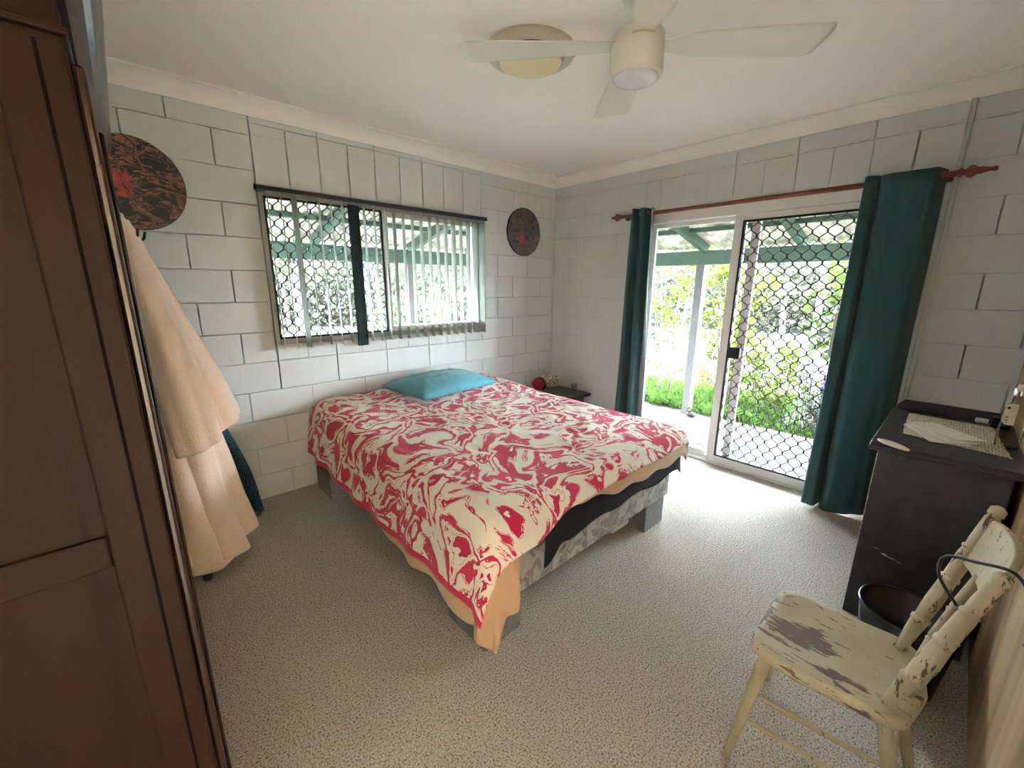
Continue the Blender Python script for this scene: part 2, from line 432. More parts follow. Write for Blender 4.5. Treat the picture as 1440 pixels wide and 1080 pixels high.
block_wall('wall_right', lambda a, d, z: (d, a, z), YF-.19, .19, -3.195, 1, DOOR, (-3.0, -1.06, 2.105, 2.3764), None, d=.0011)
tag(MB().box(XL-.19, XL, YF-.19, .19, -.05, CZ+.1).build('wall_left', M['block'], origin=(XL,0,0)), kind='structure')
DX0, DX1, DH = -3.98, -3.12, 2.06
mb = MB(); mb.box(DX1, .19, YF-.12, YF, -.05, CZ+.1); mb.box(XL-.19, DX0, YF-.12, YF, -.05, CZ+.1); mb.box(DX0, DX1, YF-.12, YF, DH, CZ+.1)
tag(mb.build('wall_front', M['panel_wood'], origin=(0,YF,0)), kind='structure')
# unseen doorway and adjoining room, added to bring in daylight through its side opening
HY = -6.2
tag(MB().box(-5.6, -1.4, HY, YF-.12, -.15, 0).build('floor_added_hall', M['carpet']), kind='structure')
tag(MB().box(-5.6, -1.4, HY, YF-.15, CZ, CZ+.12).build('ceiling_added_hall', M['ceiling']), kind='structure')
tag(MB().box(-5.75, -5.6, HY, YF-.12, -.15, CZ+.1).build('wall_added_hall_left', M['hall']), kind='structure')
mb = MB(); mb.box(-1.4, -1.25, HY, -5.9, -.15, CZ+.1); mb.box(-1.4, -1.25, -4.0, YF-.15, -.15, CZ+.1); mb.box(-1.4, -1.25, -5.9, -4.0, -.15, .6); mb.box(-1.4, -1.25, -5.9, -4.0, 2.2, CZ+.1)
tag(mb.build('wall_added_hall_right', M['hall']), kind='structure')
mb = MB(); mb.box(-5.75, -1.25, HY-.1, HY, -.15, CZ+.1)
tag(mb.build('wall_added_hall_front', M['hall']), kind='structure')
tag(MB().box(XL-.19, .0, YF-.1, .0, -.15, 0).build('floor', M['carpet'], origin=(0,0,0)), kind='structure')
tag(MB().box(XL-.19, .19, YF-.15, .19, CZ, CZ+.12).build('ceiling', M['ceiling'], origin=(0,0,CZ)), kind='structure')
# coved cornice
def cove(n=8):
    p = [(0,-.091),(.006,-.091),(.006,-.084)]
    for i in range(n+1):
        t = i/n*pi/2; p.append((.006 + .076*(1-cos(t)), -.084 + .076*sin(t)))
    p += [(.09,-.008),(.09,0),(0,0)]
    return p
P = cove()
a = MB(); a.prism([(-y, CZ+z) for y, z in P], 'x', XL, 0)
tag(a.build('trim_1', M['cornice'], origin=(0,0,CZ), smooth=False), kind='structure')
a = MB(); a.prism([(-x, CZ+z) for x, z in P], 'y', YF, 0)
tag(a.build('trim_2', M['cornice'], origin=(0,-1,CZ)), kind='structure')
a = MB(); a.prism([(XL+x, CZ+z) for x, z in P], 'y', YF, 0)
tag(a.build('trim_3', M['cornice'], origin=(XL,-1,CZ)), kind='structure')

# ------------------------------------------------------------------ diamond mesh
def diamond(a0, a1, z0, z1, pa, pz, place, rad=.0037):
    """zigzag wires running up the panel, touching their neighbours at the knots"""
    mb = MB(); na = max(1, round((a1-a0)/pa)); pa = (a1-a0)/na; nz = max(1, round((z1-z0)/pz)); pz = (z1-z0)/nz
    for i in range(na+1):
        for sg in ((1,) if i == 0 else (-1,) if i == na else (1,-1)):
            pts = []
            for j in range(nz*2+1):
                z = z0 + j*pz/2; k = pa/2*sg if j % 2 else 0
                lo = pz*.10
                aa = a0 + i*pa + k*.985
                if j > 0: pts.append(place(aa, z-lo))
                if j < nz*2: pts.append(place(aa, z+lo))
            mb.tube(pts, rad, 4)
    # knots
    for i in range(na+1):
        for j in range(nz*2+1):
            aa = a0 + i*pa + (pa/2 if j % 2 else 0)
            if aa > a1: continue
            z = z0 + j*pz/2
            mb.tube([place(aa, z-pz*.085), place(aa, z+pz*.085)], rad*1.9, 5)
    return mb

# ------------------------------------------------------------------ window
def frame_rect(mb, place, a0, a1, z0, z1, w, d0, d1, wb=None, wt=None):
    wb = wb or w; wt = wt or w
    def bx(p0, p1, q0, q1):
        A = place(p0, d0, q0); B = place(p1, d1, q1)
        mb.box(min(A[0],B[0]), max(A[0],B[0]), min(A[1],B[1]), max(A[1],B[1]), q0, q1)
    bx(a0, a0+w, z0, z1); bx(a1-w, a1, z0, z1); bx(a0+w, a1-w, z0, z0+wb); bx(a0+w, a1-w, z1-wt, z1)
pA = lambda a, d, z: (a, d, z)
w = thing('window_1', None, None, (-1.92, .05, 1.088), kind='structure')
mb = MB(); frame_rect(mb, pA, WIN[0]+.001, WIN[1]-.001, WIN[2]+.001, 2.073, .028, -.006, .085, .032, .03)
mb.build('frame', M['alu'], w, bevel=.002)
mb = MB(); frame_rect(mb, pA, -1.982, -1.048, 1.122, 2.043, .042, .004, .05)
mb.build('sliding_sash', M['white_alu'], w, bevel=.002)
mb = MB(); frame_rect(mb, pA, -2.789, -1.984, 1.121, 2.044, .014, .005, .028)
mb.build('screen_frame', M['black_seal'], w, bevel=.001)
diamond(-2.774, -1.998, 1.136, 2.029, .0775, .098, lambda a, z: (a, .016, z)).build('mesh', M['black_wire'], w)
MB().box(-2.78, -1.95, .066, .070, 1.12, 2.045).build('pane', M['glass'], w)
MB().box(-1.94, -1.09, .026, .030, 1.164, 2.0).build('pane', M['glass'], w)
# sill outside
tag(MB().box(WIN[0]-.05, WIN[1]+.05, .14, .26, 1.02, 1.086).build('window_sill', M['slab']), kind='structure')

# vertical blind
b = thing('vertical_blind', 'open vertical blind of pale slats hanging at the bedroom window', 'blind', (-1.92, -.05, 1.05))
MB().box(-2.84, -1.0, -.072, -.030, 2.062, 2.088).build('head_rail', M['black_seal'], b, bevel=.003)
MB().box(-2.84, -1.0, -.076, -.026, 2.0885, 2.094).build('rail_cap', M['alu'], b)
proto = {}
def slat_mesh(dark):
    mb = MB(); n = 6; W = .089; h = 1.0 if not dark else 1.02
    def fn(u, v): return ((u-.5)*0 + .004*sin(pi*u), (u-.5)*W, -.035 - v*h)
    mb.grid(fn, n, 10); return mb
for i in range(23):
    x = -2.778 + i*.0785
    ang = radians(-13 + 3*N3(i*3.1, .5)*2)
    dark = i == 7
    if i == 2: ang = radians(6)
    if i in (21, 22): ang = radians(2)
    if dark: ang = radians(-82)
    mb = MB(); W = .089; L = .985 if not dark else 1.01
    def fn(u, v):
        s = (u-.5)*W; c = .005*cos(pi*(u-.5))
        return (x + s*sin(-ang) + c*cos(ang), -.052 + s*cos(ang) + c*sin(ang), 2.045 - v*L)
    mb.grid(fn, 6, 8)
    sl = mb.build('slat', M['blind_dark'] if dark else M['blind'], b, smooth=True, solid=.0012)
    if dark: sl['label'] = 'dark slat turned flat'
    hk = MB().tube([(x, -.052, 2.064), (x, -.052, 2.03)], .0035, 5)
    hk.build('hook', M['alu'], sl)

# ------------------------------------------------------------------ sliding door
pB = lambda a, d, z: (d, a, z)
d = thing('door_1', None, None, (.05, -1.9, 0), kind='structure')
mb = MB(); frame_rect(mb, pB, -2.948, -1.062, -.02, 2.103, .05, -.004, .12, .035, .075)
mb.box(.045, .06, -2.9, -1.11, .015, .035)
mb.build('frame', M['white_alu'], d, bevel=.003)
mb = MB(); frame_rect(mb, pB, -1.905, -1.115, .016, 2.027, .045, .062, .09, .06, .035)
mb.build('fixed_sash', M['white_alu'], d, bevel=.003)
MB().box(.074, .079, -1.86, -1.16, .076, 1.992).build('pane', M['glass'], d)
# screen door leaf with diamond grille
mb = MB(); frame_rect(mb, pB, -2.86, -1.838, .016, 2.027, .062, .004, .032, .062, .045)
sd = mb.build('screen_door', M['white_alu'], d, bevel=.003)
mb = MB(); frame_rect(mb, pB, -2.799, -1.899, .077, 1.983, .014, .002, .03)
mb.build('screen_seal', M['black_seal'], sd)
diamond(-2.785, -1.913, .091, 1.969, .0865, .104, lambda a, z: (.017, a, z)).build('mesh', M['black_wire'], sd)
mb = MB(); mb.box(-.012, .03, -2.0, -1.915, .93, 1.02); mb.box(-.022, -.012, -1.975, -1.94, .95, 1.0)
mb.build('lock', M['black_seal'], sd, bevel=.004)
# glass door leaf standing open behind the screen
mb = MB(); frame_rect(mb, pB, -2.86, -1.955, .016, 2.027, .06, .036, .06, .07, .04)
gl = mb.build('glass_door', M['white_alu_glare'], d, bevel=.003)
MB().box(.046, .050, -2.8, -2.015, .086, 1.987).build('pane', M['glass'], gl)
MB().box(-.03, .036, -2.62, -2.565, 1.03, 1.325).build('pull_handle', M['white_alu'], gl, bevel=.006)
# small white stickers at the foot of the fixed glass
mb = MB()
for (y0, y1, z0, z1) in ((-1.735,-1.700,.105,.125), (-1.755,-1.745,.10,.128), (-1.80,-1.765,.10,.13), (-1.80,-1.765,.135,.15)):
    mb.box(.0725, .0735, y0, y1, z0, z1)
mb.build('sticker', M['paper'], d)

# ------------------------------------------------------------------ curtain rod and curtains
r = thing('curtain_rod', 'red-brown timber curtain rod with turned finials above the sliding door', 'curtain rod', (-.08, -1.97, 2.105))
MB().lathe((-.08,-.86,2.105), (-.08,-3.0,2.105), [(0,.016),(1,.016)], 14).build('pole', M['rodwood'], r, smooth=True)
fin = [(0,.016),(.05,.024),(.12,.024),(.16,.016),(.22,.015),(.28,.028),(.36,.034),(.44,.027),(.52,.017),(.6,.019),(.7,.014),(.82,.009),(.88,.009),(.93,.014),(1,.008)]
MB().lathe((-.08,-2.995,2.105), (-.08,-3.145,2.105), fin, 14).build('finial', M['rodwood'], r, smooth=True)
MB().lathe((-.08,-.865,2.105), (-.08,-.775,2.105), fin, 14).build('finial', M['rodwood'], r, smooth=True)
for y in (-.90, -2.965):
    mb = MB(); mb.lathe((0,y,2.105), (-.068,y,2.105), [(0,.03),(.1,.03),(.14,.012),(1,.012)], 12); mb.build('bracket', M['rodwood'], r, smooth=True)
def curtain(name, label, folds_top, folds_bot, zt, zb, nz=26):
    root = thing(name, label, 'curtain', (folds_bot[0][0], folds_bot[0][1], zb), 'dark green eyelet curtains')
    # folds_*: list of (x,y) control points of the pleat line, same count
    def spline(pts, t):
        n = len(pts)-1; f = t*n; i = min(int(f), n-1); u = f-i
        p0 = pts[max(i-1,0)]; p1 = pts[i]; p2 = pts[i+1]; p3 = pts[min(i+2,n)]
        return tuple(.5*((2*p1[k]) + (-p0[k]+p2[k])*u + (2*p0[k]-5*p1[k]+4*p2[k]-p3[k])*u*u + (-p0[k]+3*p1[k]-3*p2[k]+p3[k])*u**3) for k in (0,1))
    def fn(u, v):
        A = spline(folds_top, u); B = spline(folds_bot, u); s = v**.8
        x = A[0]*(1-s)+B[0]*s; y = A[1]*(1-s)+B[1]*s
        x += .008*N3(u*9, v*2.5, 1)*min(1, v*4); y += .006*N3(u*9, v*2.5, 7)*min(1, v*4)
        return (x, y, zt + (zb-zt)*v + (.012*sin(u*9) if v == 1 else 0))
    mb = MB(); mb.grid(fn, 90, nz)
    c = mb.build('drape', M['curtain'], root, smooth=True, solid=.004)
    return root, c
# right-hand curtain: bunched between the door and the conduit
ft = [(-.03,-2.60),(-.125,-2.61),(-.135,-2.64),(-.12,-2.665),(-.075,-2.675),(-.12,-2.69),(-.135,-2.74),(-.128,-2.79),(-.135,-2.84),(-.13,-2.89),(-.125,-2.92),(-.008,-2.955)]
fb = [(-.08,-2.60),(-.215,-2.605),(-.232,-2.64),(-.225,-2.675),(-.12,-2.69),(-.185,-2.705),(-.22,-2.74),(-.205,-2.79),(-.19,-2.84),(-.165,-2.88),(-.13,-2.925),(-.008,-2.965)]
cr, cd = curtain('curtain', 'dark green eyelet curtain bunched right of the screen door, beside the conduit', ft, fb, 2.142, .006)
def ring(mb, y, tilt):
    pts = []
    for i in range(17):
        t = 2*pi*i/16; pts.append((-.08 + .026*cos(t)*cos(tilt), y + .026*cos(t)*sin(tilt), 2.105 + .026*sin(t)))
    mb.tube(pts, .005, 6, False)
for y, t in ((-2.905, -.35),(-2.865,.5),(-2.775,-.5),(-2.74,.5),(-2.66,-.5)):
    mb = MB(); ring(mb, y, t); mb.build('eyelet', M['chrome'], cr, smooth=True)
ft = [(-.03,-1.005),(-.13,-1.02),(-.135,-1.05),(-.03,-1.065),(-.025,-1.085),(-.13,-1.10),(-.13,-1.135),(-.04,-1.15),(-.03,-1.17),(-.10,-1.19)]
fb = [(-.05,-.97),(-.15,-.985),(-.17,-1.035),(-.06,-1.06),(-.05,-1.09),(-.14,-1.115),(-.15,-1.165),(-.06,-1.18),(-.06,-1.205),(-.10,-1.235)]
cl, cd2 = curtain('curtain', 'dark green eyelet curtain bunched left of the door, beyond the foot of the bed', ft, fb, 2.15, .015)
for y, t in ((-1.03, -.5),(-1.06,.5),(-1.115,-.5),(-1.145,.5)):
    mb = MB(); ring(mb, y, t); mb.build('eyelet', M['chrome'], cl, smooth=True)

# pale lining showing along the door-side edge of the left curtain
mb = MB()
def lin(u, v):
    w_ = .015 + .050*smooth01((v-.25)/.5)
    return (-.104 - .045*smooth01(v*1.2) - .020*sin(u*pi) + .02*u, -1.192 - .045*v + (u-.8)*w_, 2.13 + (.02-2.13)*v)
mb.grid(lin, 8, 30); mb.build('lining', M['lining'], cl, smooth=True, solid=.003)
# conduit
c = thing('conduit', 'painted vertical conduit pipe on the wall right of the dark curtain', 'pipe', (-.012,-2.995,0))
MB().tube([(-.0125,-2.995,.0),(-.0125,-2.995,2.484)], .0125, 10).build('pipe', M['pipe'], c, smooth=True)

# ------------------------------------------------------------------ bed
bed = thing('bed', 'queen bed on grey block legs under the red and cream cover', 'bed', (-1.91,-1.05,0))
BX0, BX1, BY0, BY1 = -2.64, -1.13, -2.06, -.05
MB().box(BX0, BX1, BY0, BY1, .18, .385).build('base', M['damask'], bed, bevel=.02, seg=3)
MB().box(BX0+.04, BX1-.01, BY0+.01, BY1, .386, .56).build('mattress', M['damask'], bed, bevel=.045, seg=4)
for x0, x1, y0, y1 in ((-2.655,-2.445,-2.05,-1.78),(-1.385,-1.165,-2.05,-1.935),(-2.675,-2.445,-.36,-.08),(-1.385,-1.165,-.36,-.08)):
    MB().box(x0, x1, y0, y1, 0, .181).build('leg', M['legblock'], bed, bevel=.006)

def drape(name, matl, label, cat, umin, umax, vmin, vmax, nu, nv, lift, Lfoot=None, shrink=0., hemwave=.0, wrinkle=.0, floor=.006, thick=.006, XL_=-2.665, XR_=-.96, YF_=-2.125, R=.115, flare=.2, rmax=9.):
    x0, x1, yf = XL_+R+shrink, XR_-R-shrink, YF_+R+shrink
    Rr = R
    mb = MB(); uvs = []
    def top(x, y):
        h = .615 + .035*smooth01((y+.9)/.7)
        h += .014*N3(x*2.1, y*2.1, 3) + lift
        return h
    def fn(uu, vv):
        u_ = umin if not callable(umin) else umin(vmax + (vv-1)*2.2)
        u = u_ + (umax-u_)*uu
        vlo = vmin if Lfoot is None else yf - Lfoot(u)
        # a finer foot edge
        v = vlo + (vmax-vlo)*vv
        uvs.append((u, v))
        cx = min(max(u, x0), x1); cy = max(v, yf)
        dx = u-cx; dy = v-cy; r = min(hypot(dx, dy), rmax)
        z = top(cx, cy)
        w = wrinkle*(N3(u*5, v*5, 11)*.6 + N3(u*11+3*N3(u*3,v*3,5), v*7, 2)*.45)
        if r < 1e-6:
            # soft creases running across the cover
            cre = wrinkle*.9*max(0, N3((u+v)*4+2.5*N3(u*2,v*2,9), (u-v)*9, 4))
            return (u, v, z + w + cre)
        rr_ = hypot(dx, dy); ex, ey = dx/rr_, dy/rr_
        hang = max(0, r - pi*Rr/2)
        if hang <= 0:
            a = r/Rr; ho = Rr*sin(a); dr = Rr*(1-cos(a))
        else:
            ho = Rr + hang*flare; dr = Rr + hang*sqrt(1-flare*flare)
        tt = (v if abs(ex) > abs(ey) else u)
        k = smooth01(hang/.25)
        ho += k*hemwave*(sin(tt*19 + 3*N3(tt*2,0,1)) + .7*N3(tt*6, 1, 1)) + w
        zz = z - dr
        if zz < floor:
            ho += (floor-zz)*.5; zz = floor + .004*abs(N3(u*9,v*9))
        y = cy + ey*ho
        return (cx + ex*ho, min(y, -.012), zz)
    mb.grid(fn, nu, nv); mb.uv = uvs
    ob = mb.build(name, matl, origin=(-1.8,-1.1,.6), smooth=True, solid=thick)
    return tag(ob, label, cat)
# black sheet lowest, then the tan blanket, then the cover
def LS(u):
    return .285 + .10*smooth01((-2.22-u)/.11) + .012*sin(u*17)
drape('black_sheet', M['sheet'], 'black sheet hanging over the foot of the bed below the cover', 'sheet', -2.34, -.93, None, -1.95, 110, 24, -.038, LS, shrink=.028, hemwave=.010, thick=.003, flare=.02, YF_=-2.118)
def LB(u):
    return .13 + .075*smooth01((u+2.2)/.5) + .30*smooth01((-2.47-u)/.14) + .010*sin(u*23)
drape('blanket', M['blanket'], 'tan fleece blanket drooping to the carpet at the near corner of the bed', 'blanket', lambda v: -2.955 - .095*smooth01((-1.0-v)/.5) - .02*sin(v*9), -.945, None, -.04, 130, 90, -.018, LB, shrink=.012, hemwave=.016, thick=.005, flare=.14, rmax=.605)
drape('quilt_cover', M['quilt'], 'red and cream marbled quilt cover spread over the bed', 'quilt cover', -3.00, -.80, None, -.03, 190, 190, 0., lambda u: .145+.085*smooth01((-2.2-u)/.25), hemwave=.010, wrinkle=.011, thick=.007, flare=.16)

# teal pillow
mb = MB(); C0 = Vector((-1.735,-.365,0)); rot = radians(6)
def pil(u, v, sg):
    a, b_ = (u-.5)*2, (v-.5)*2
    px = a*.385*(1-.07*b_*b_*(1-abs(a))*1.0) ; py = b_*.275*(1-.06*(1-a*a)*0)
    px *= 1-.05*(1-b_*b_)*abs(a); py *= 1-.07*(1-a*a)*abs(b_)
    h = ((1-abs(a)**2.6)*(1-abs(b_)**2.6))**.42
    z = .695 + (.100*h if sg > 0 else -.030*h) + .010*N3(a*3+2*b_, b_*3, 6)*h + .010*max(0,N3(a*7-2.5*b_, b_*2.5, 8))*h*(sg > 0)
    z += .004
    x = px*cos(rot) - py*sin(rot); y = px*sin(rot) + py*cos(rot)
    return (C0.x + x, C0.y + y, z - .012*b_*0)
mb.grid(lambda u, v: pil(u, v, 1), 44, 34); mb.grid(lambda u, v: pil(1-u, v, -1), 44, 34)
tag(mb.build('pillow', M['pillow'], smooth=True, weld=True), 'teal pillow lying at the head of the bed', 'pillow')
tag(MB().box(-1.55,-1.28,-1.93,-1.65,0,.11).build('storage_tub', M['white_alu'], bevel=.02), 'white tub stored under the bed beside the far foot leg', 'tub')

# ------------------------------------------------------------------ bedside table in the corner
t = thing('bedside_table', 'dark brown corner bedside table beyond the bed', 'table', (-.3,-.32,0))
mb = MB(); mb.prism([(-.02,-.02),(-.02,-.60),(-.30,-.60),(-.62,-.30),(-.62,-.02)], 'z', .352, .38)
mb.build('top', M['night'], t, bevel=.006)
mb = MB(); mb.prism([(-.04,-.03),(-.04,-.52),(-.27,-.52),(-.56,-.26),(-.56,-.03)], 'z', 0, .352)
mb.build('body', M['night'], t, bevel=.004)
# leaning speckled picture
o = MB().obox((-.135,-.115,.447), (.185,.02,.135), radians(-32), radians(-10)).build('canvas_print', M['speckle'], bevel=.003)
tag(o, 'small speckled canvas leaning in the corner on the bedside table', 'picture')
# red round speaker-like drum
s = thing('bluetooth_speaker', 'small red round speaker with black rim on the bedside table', 'speaker', (-.40,-.17,.38))
s.name = 'speaker'
cc = Vector((-.375,-.165,.455)); ax = Vector((-.93,-.40,.16)).normalized()
MB().lathe(cc+ax*.02, cc-ax*.055, [(0,.07),(.2,.074),(.8,.074),(1,.066)], 22).build('rim', M['blackp'], s, smooth=True)
MB().lathe(cc+ax*.0, cc+ax*.06, [(0,.071),(.4,.069),(.7,.058),(.9,.038),(1,.01)], 22).build('grille', M['redfab'], s, smooth=True)
g = MB().lathe((-.055,-.395,.3805),(-.055,-.395,.452), [(0,.024),(.06,.029),(.8,.033),(1,.031)], 18).build('tumbler', M['tumbler'], smooth=True)
tag(g, 'small grey glass tumbler at the wall edge of the bedside table', 'glass')

# ------------------------------------------------------------------ round paintings
def round_art(x, z, rx, rz, m_, rim, label):
    r_ = thing('round_picture', label, 'painting', (x, -.001, z), 'round poured paintings')
    n = 56
    ring_ = [(x + rx*cos(2*pi*i/n), z + rz*sin(2*pi*i/n)) for i in range(n)]
    MB().prism(ring_, 'y', -.018, -.001).build('board', rim, r_, bevel=.002)
    ring_ = [(x + (rx-.003)*cos(2*pi*i/n), z + (rz-.003)*sin(2*pi*i/n)) for i in range(n)]
    MB().prism(ring_, 'y', -.0195, -.0181).build('paint', m_, r_)
dk = mat('painting rim', (.02,.018,.017), .5)
art1 = art_mat('poured paint dark', [(.32,(.012,.011,.011)), (.44,(.015,.013,.013)), (.475,(.16,.085,.06)), (.50,(.38,.16,.13)), (.525,(.03,.022,.02)), (.57,(.012,.011,.011)), (.60,(.28,.17,.06)), (.63,(.33,.13,.11)), (.68,(.02,.016,.016)), (.75,(.25,.09,.08))], 8.5, 3.7, ((-.055,-.02,-.01), .07, (.34,.03,.03), (.55,.10,.09)))
art2 = art_mat('poured paint grey', [(.30,(.02,.02,.019)), (.42,(.06,.058,.055)), (.47,(.16,.15,.14)), (.5,(.04,.037,.035)), (.55,(.20,.10,.095)), (.6,(.07,.06,.055)), (.66,(.27,.21,.17)), (.72,(.03,.028,.028))], 7, 8.3, ((-.03,-.02,-.075), .07, (.32,.05,.10), (.38,.12,.14)))
round_art(-3.405, 2.015, .225, .237, art1, dk, 'round poured painting with a red centre, partly hidden by the wardrobe')
round_art(-.477, 2.012, .228, .229, art2, dk, 'round grey and pink poured painting near the room corner')

# ------------------------------------------------------------------ ceiling fan
FX, FY = -1.975, -2.155
f = thing('ceiling_fan', 'white four-blade ceiling fan with a built-in light', 'fan', (FX, FY, 2.26))
MB().lathe((FX,FY,CZ),(FX,FY,2.40), [(0,.075),(.15,.078),(.4,.06),(.45,.03),(.6,.026),(1,.026)], 24).build('canopy', M['fanw'], f, smooth=True)
MB().lathe((FX,FY,2.412),(FX,FY,2.262), [(0,.04),(.03,.086),(.10,.095),(.9,.098),(.97,.096),(1,.088)], 32).build('motor_housing', M['fanw'], f, smooth=True)
MB().lathe((FX,FY,2.265),(FX,FY,2.243), [(0,.084),(.4,.082),(.75,.068),(1,.03)], 32).build('light_lens', M['lens'], f, smooth=True)
def blade(ang):
    mb = MB(); ex = Vector((cos(ang), sin(ang), 0)); ey = Vector((-sin(ang), cos(ang), 0))
    def wid(t): return .038 + .030*smooth01(t/.3) + .022*smooth01((t-.2)/.7)
    def P_(t, s, top):
        L = .085 + t*.585
        w_ = wid(t)
        tip = 1 - .035*abs(s)**4*smooth01((t-.9)/.1)
        lift = -.008*s*smooth01(t/.2)
        camb = -.006*(1-s*s)
        p = Vector((FX,FY,2.368)) + ex*(L*tip) + ey*(s*w_) + Vector((0,0,lift - camb + (.0035 if top else -.0035)*(1-.6*s*s)))
        return p
    mb.grid(lambda u, v: P_(v, u*2-1, True), 10, 22); mb.grid(lambda u, v: P_(v, 1-u*2, False), 10, 22)
    # closing rims
    n = 11; m2 = n*23
    fs = []
    for j in range(22):
        a0 = j*n; b0 = m2 + j*n
        fs.append((a0, a0+n, b0+n+n-1, b0+n-1)); fs.append((a0+n-1, b0, b0+n, a0+n+n-1))
    for i in range(10):
        fs.append((22*n+i, 22*n+i+1, m2+22*n+n-2-i, m2+22*n+n-1-i)); fs.append((i, m2+n-1-i, m2+n-2-i, i+1))
    mb.f += fs
    return mb
A0 = radians(133)
for k_ in range(4):
    blade(A0 + k_*pi/2 + radians(0)).build('blade', M['fanw'], f, smooth=True)

# round ceiling vent
VX, VY = -1.935, -1.545
v_ = thing('ceiling_vent', 'round cream exhaust vent in the ceiling behind the fan blade', 'vent', (VX,VY,2.53))
MB().lathe((VX,VY,CZ),(VX,VY,CZ-.032), [(0,.212),(.35,.214),(.7,.205),(.9,.185),(1,.166),(.9,.160),(.3,.15)], 48, False).build('flange', M['ventw'], v_, smooth=True)
MB().lathe((VX,VY,CZ-.012),(VX,VY,CZ-.060), [(0,.10),(.4,.10),(.41,.150),(.6,.153),(.85,.146),(.97,.128),(1,.06)], 48).build('cover_plate', M['ventc'], v_, smooth=True)
MB().lathe((VX,VY,CZ),(VX,VY,CZ-.003), [(0,.155),(1,.155)], 32).build('opening_shade', M['black_seal'], v_)  # black disc painted as the shade inside the vent, no hole cut

# ------------------------------------------------------------------ wardrobe
WY0, WY1, WX0, WX1 = -2.15, -1.0, -4.10, -3.543
wd = thing('wardrobe', 'tall dark red-brown timber wardrobe beside the hanging robe', 'wardrobe', (-3.82,-1.56,0))
# side towards the camera: frame and panel
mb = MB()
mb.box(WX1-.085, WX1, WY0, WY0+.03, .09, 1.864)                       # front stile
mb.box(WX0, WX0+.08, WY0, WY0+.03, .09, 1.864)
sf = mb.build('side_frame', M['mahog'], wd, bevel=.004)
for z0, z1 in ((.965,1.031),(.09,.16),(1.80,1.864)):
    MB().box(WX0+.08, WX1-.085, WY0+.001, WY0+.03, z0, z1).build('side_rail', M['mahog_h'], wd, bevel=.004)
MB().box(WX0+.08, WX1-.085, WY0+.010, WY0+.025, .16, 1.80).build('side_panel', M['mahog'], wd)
mb = MB(); mb.box(WX1-.036, WX1-.031, WY0-.0012, WY0, .09, 1.85); mb.build('groove_shade', M['groove'], sf)  # dark strip laid on the stile as the shade of a groove
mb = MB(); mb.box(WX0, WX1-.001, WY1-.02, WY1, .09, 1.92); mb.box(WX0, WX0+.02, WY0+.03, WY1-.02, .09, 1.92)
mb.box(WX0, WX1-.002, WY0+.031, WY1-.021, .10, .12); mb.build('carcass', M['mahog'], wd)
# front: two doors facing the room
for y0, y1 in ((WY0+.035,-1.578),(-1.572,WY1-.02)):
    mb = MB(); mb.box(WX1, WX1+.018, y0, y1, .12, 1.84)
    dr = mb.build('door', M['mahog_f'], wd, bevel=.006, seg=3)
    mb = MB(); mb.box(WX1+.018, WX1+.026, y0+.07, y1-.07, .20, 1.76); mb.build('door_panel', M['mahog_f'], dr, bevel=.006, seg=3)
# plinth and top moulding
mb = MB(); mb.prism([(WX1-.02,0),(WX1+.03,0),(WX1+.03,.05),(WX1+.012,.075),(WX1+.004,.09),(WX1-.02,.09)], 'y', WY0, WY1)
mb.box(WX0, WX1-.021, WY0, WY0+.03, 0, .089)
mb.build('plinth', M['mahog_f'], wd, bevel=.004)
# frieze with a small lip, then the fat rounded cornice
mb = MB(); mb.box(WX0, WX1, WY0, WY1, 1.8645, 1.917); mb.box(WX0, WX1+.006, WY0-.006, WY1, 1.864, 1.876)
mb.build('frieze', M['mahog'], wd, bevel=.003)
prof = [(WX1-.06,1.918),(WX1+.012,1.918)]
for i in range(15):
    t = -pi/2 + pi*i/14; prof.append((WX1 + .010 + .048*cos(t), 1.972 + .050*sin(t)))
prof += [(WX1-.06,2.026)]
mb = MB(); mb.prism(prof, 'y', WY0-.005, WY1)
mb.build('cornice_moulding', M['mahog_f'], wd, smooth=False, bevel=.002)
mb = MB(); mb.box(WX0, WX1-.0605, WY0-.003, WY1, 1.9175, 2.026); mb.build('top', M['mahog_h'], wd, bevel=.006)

# ------------------------------------------------------------------ coat stand, robe, sarong
SX, SY = -3.50, -.52
cs = thing('coat_stand', 'black coat stand between the wardrobe and the window wall', 'coat stand', (SX,SY,0))
MB().lathe((SX,SY,.03),(SX,SY,1.86), [(0,.022),(.1,.018),(.9,.018),(.97,.02),(1,.012)], 14).build('pole', M['stand'], cs, smooth=True)
for an in (radians(-75), radians(15), radians(105), radians(195)):
    q0 = Vector((SX,SY,.17)); dr_ = Vector((cos(an), sin(an), 0))
    pts = [q0, q0+dr_*.10+Vector((0,0,-.02)), q0+dr_*.18+Vector((0,0,-.09)), q0+dr_*.235+Vector((0,0,-.150))]
    lg = MB().tube(pts, [.018,.016,.016,.018], 8).build('leg', M['stand'], cs, smooth=True)
    MB().ball(q0+dr_*.24+Vector((0,0,-.147)), .023).build('foot', M['stand'], lg, smooth=True)
for an, z in ((radians(-60),1.68),(radians(40),1.68),(radians(140),1.68),(radians(230),1.68)):
    dr_ = Vector((cos(an), sin(an), 0)); q0 = Vector((SX,SY,z))
    MB().tube([q0, q0+dr_*.06+Vector((0,0,-.01)), q0+dr_*.10+Vector((0,0,.02)), q0+dr_*.11+Vector((0,0,.05))], .006, 7).build('hook', M['stand'], cs, smooth=True)

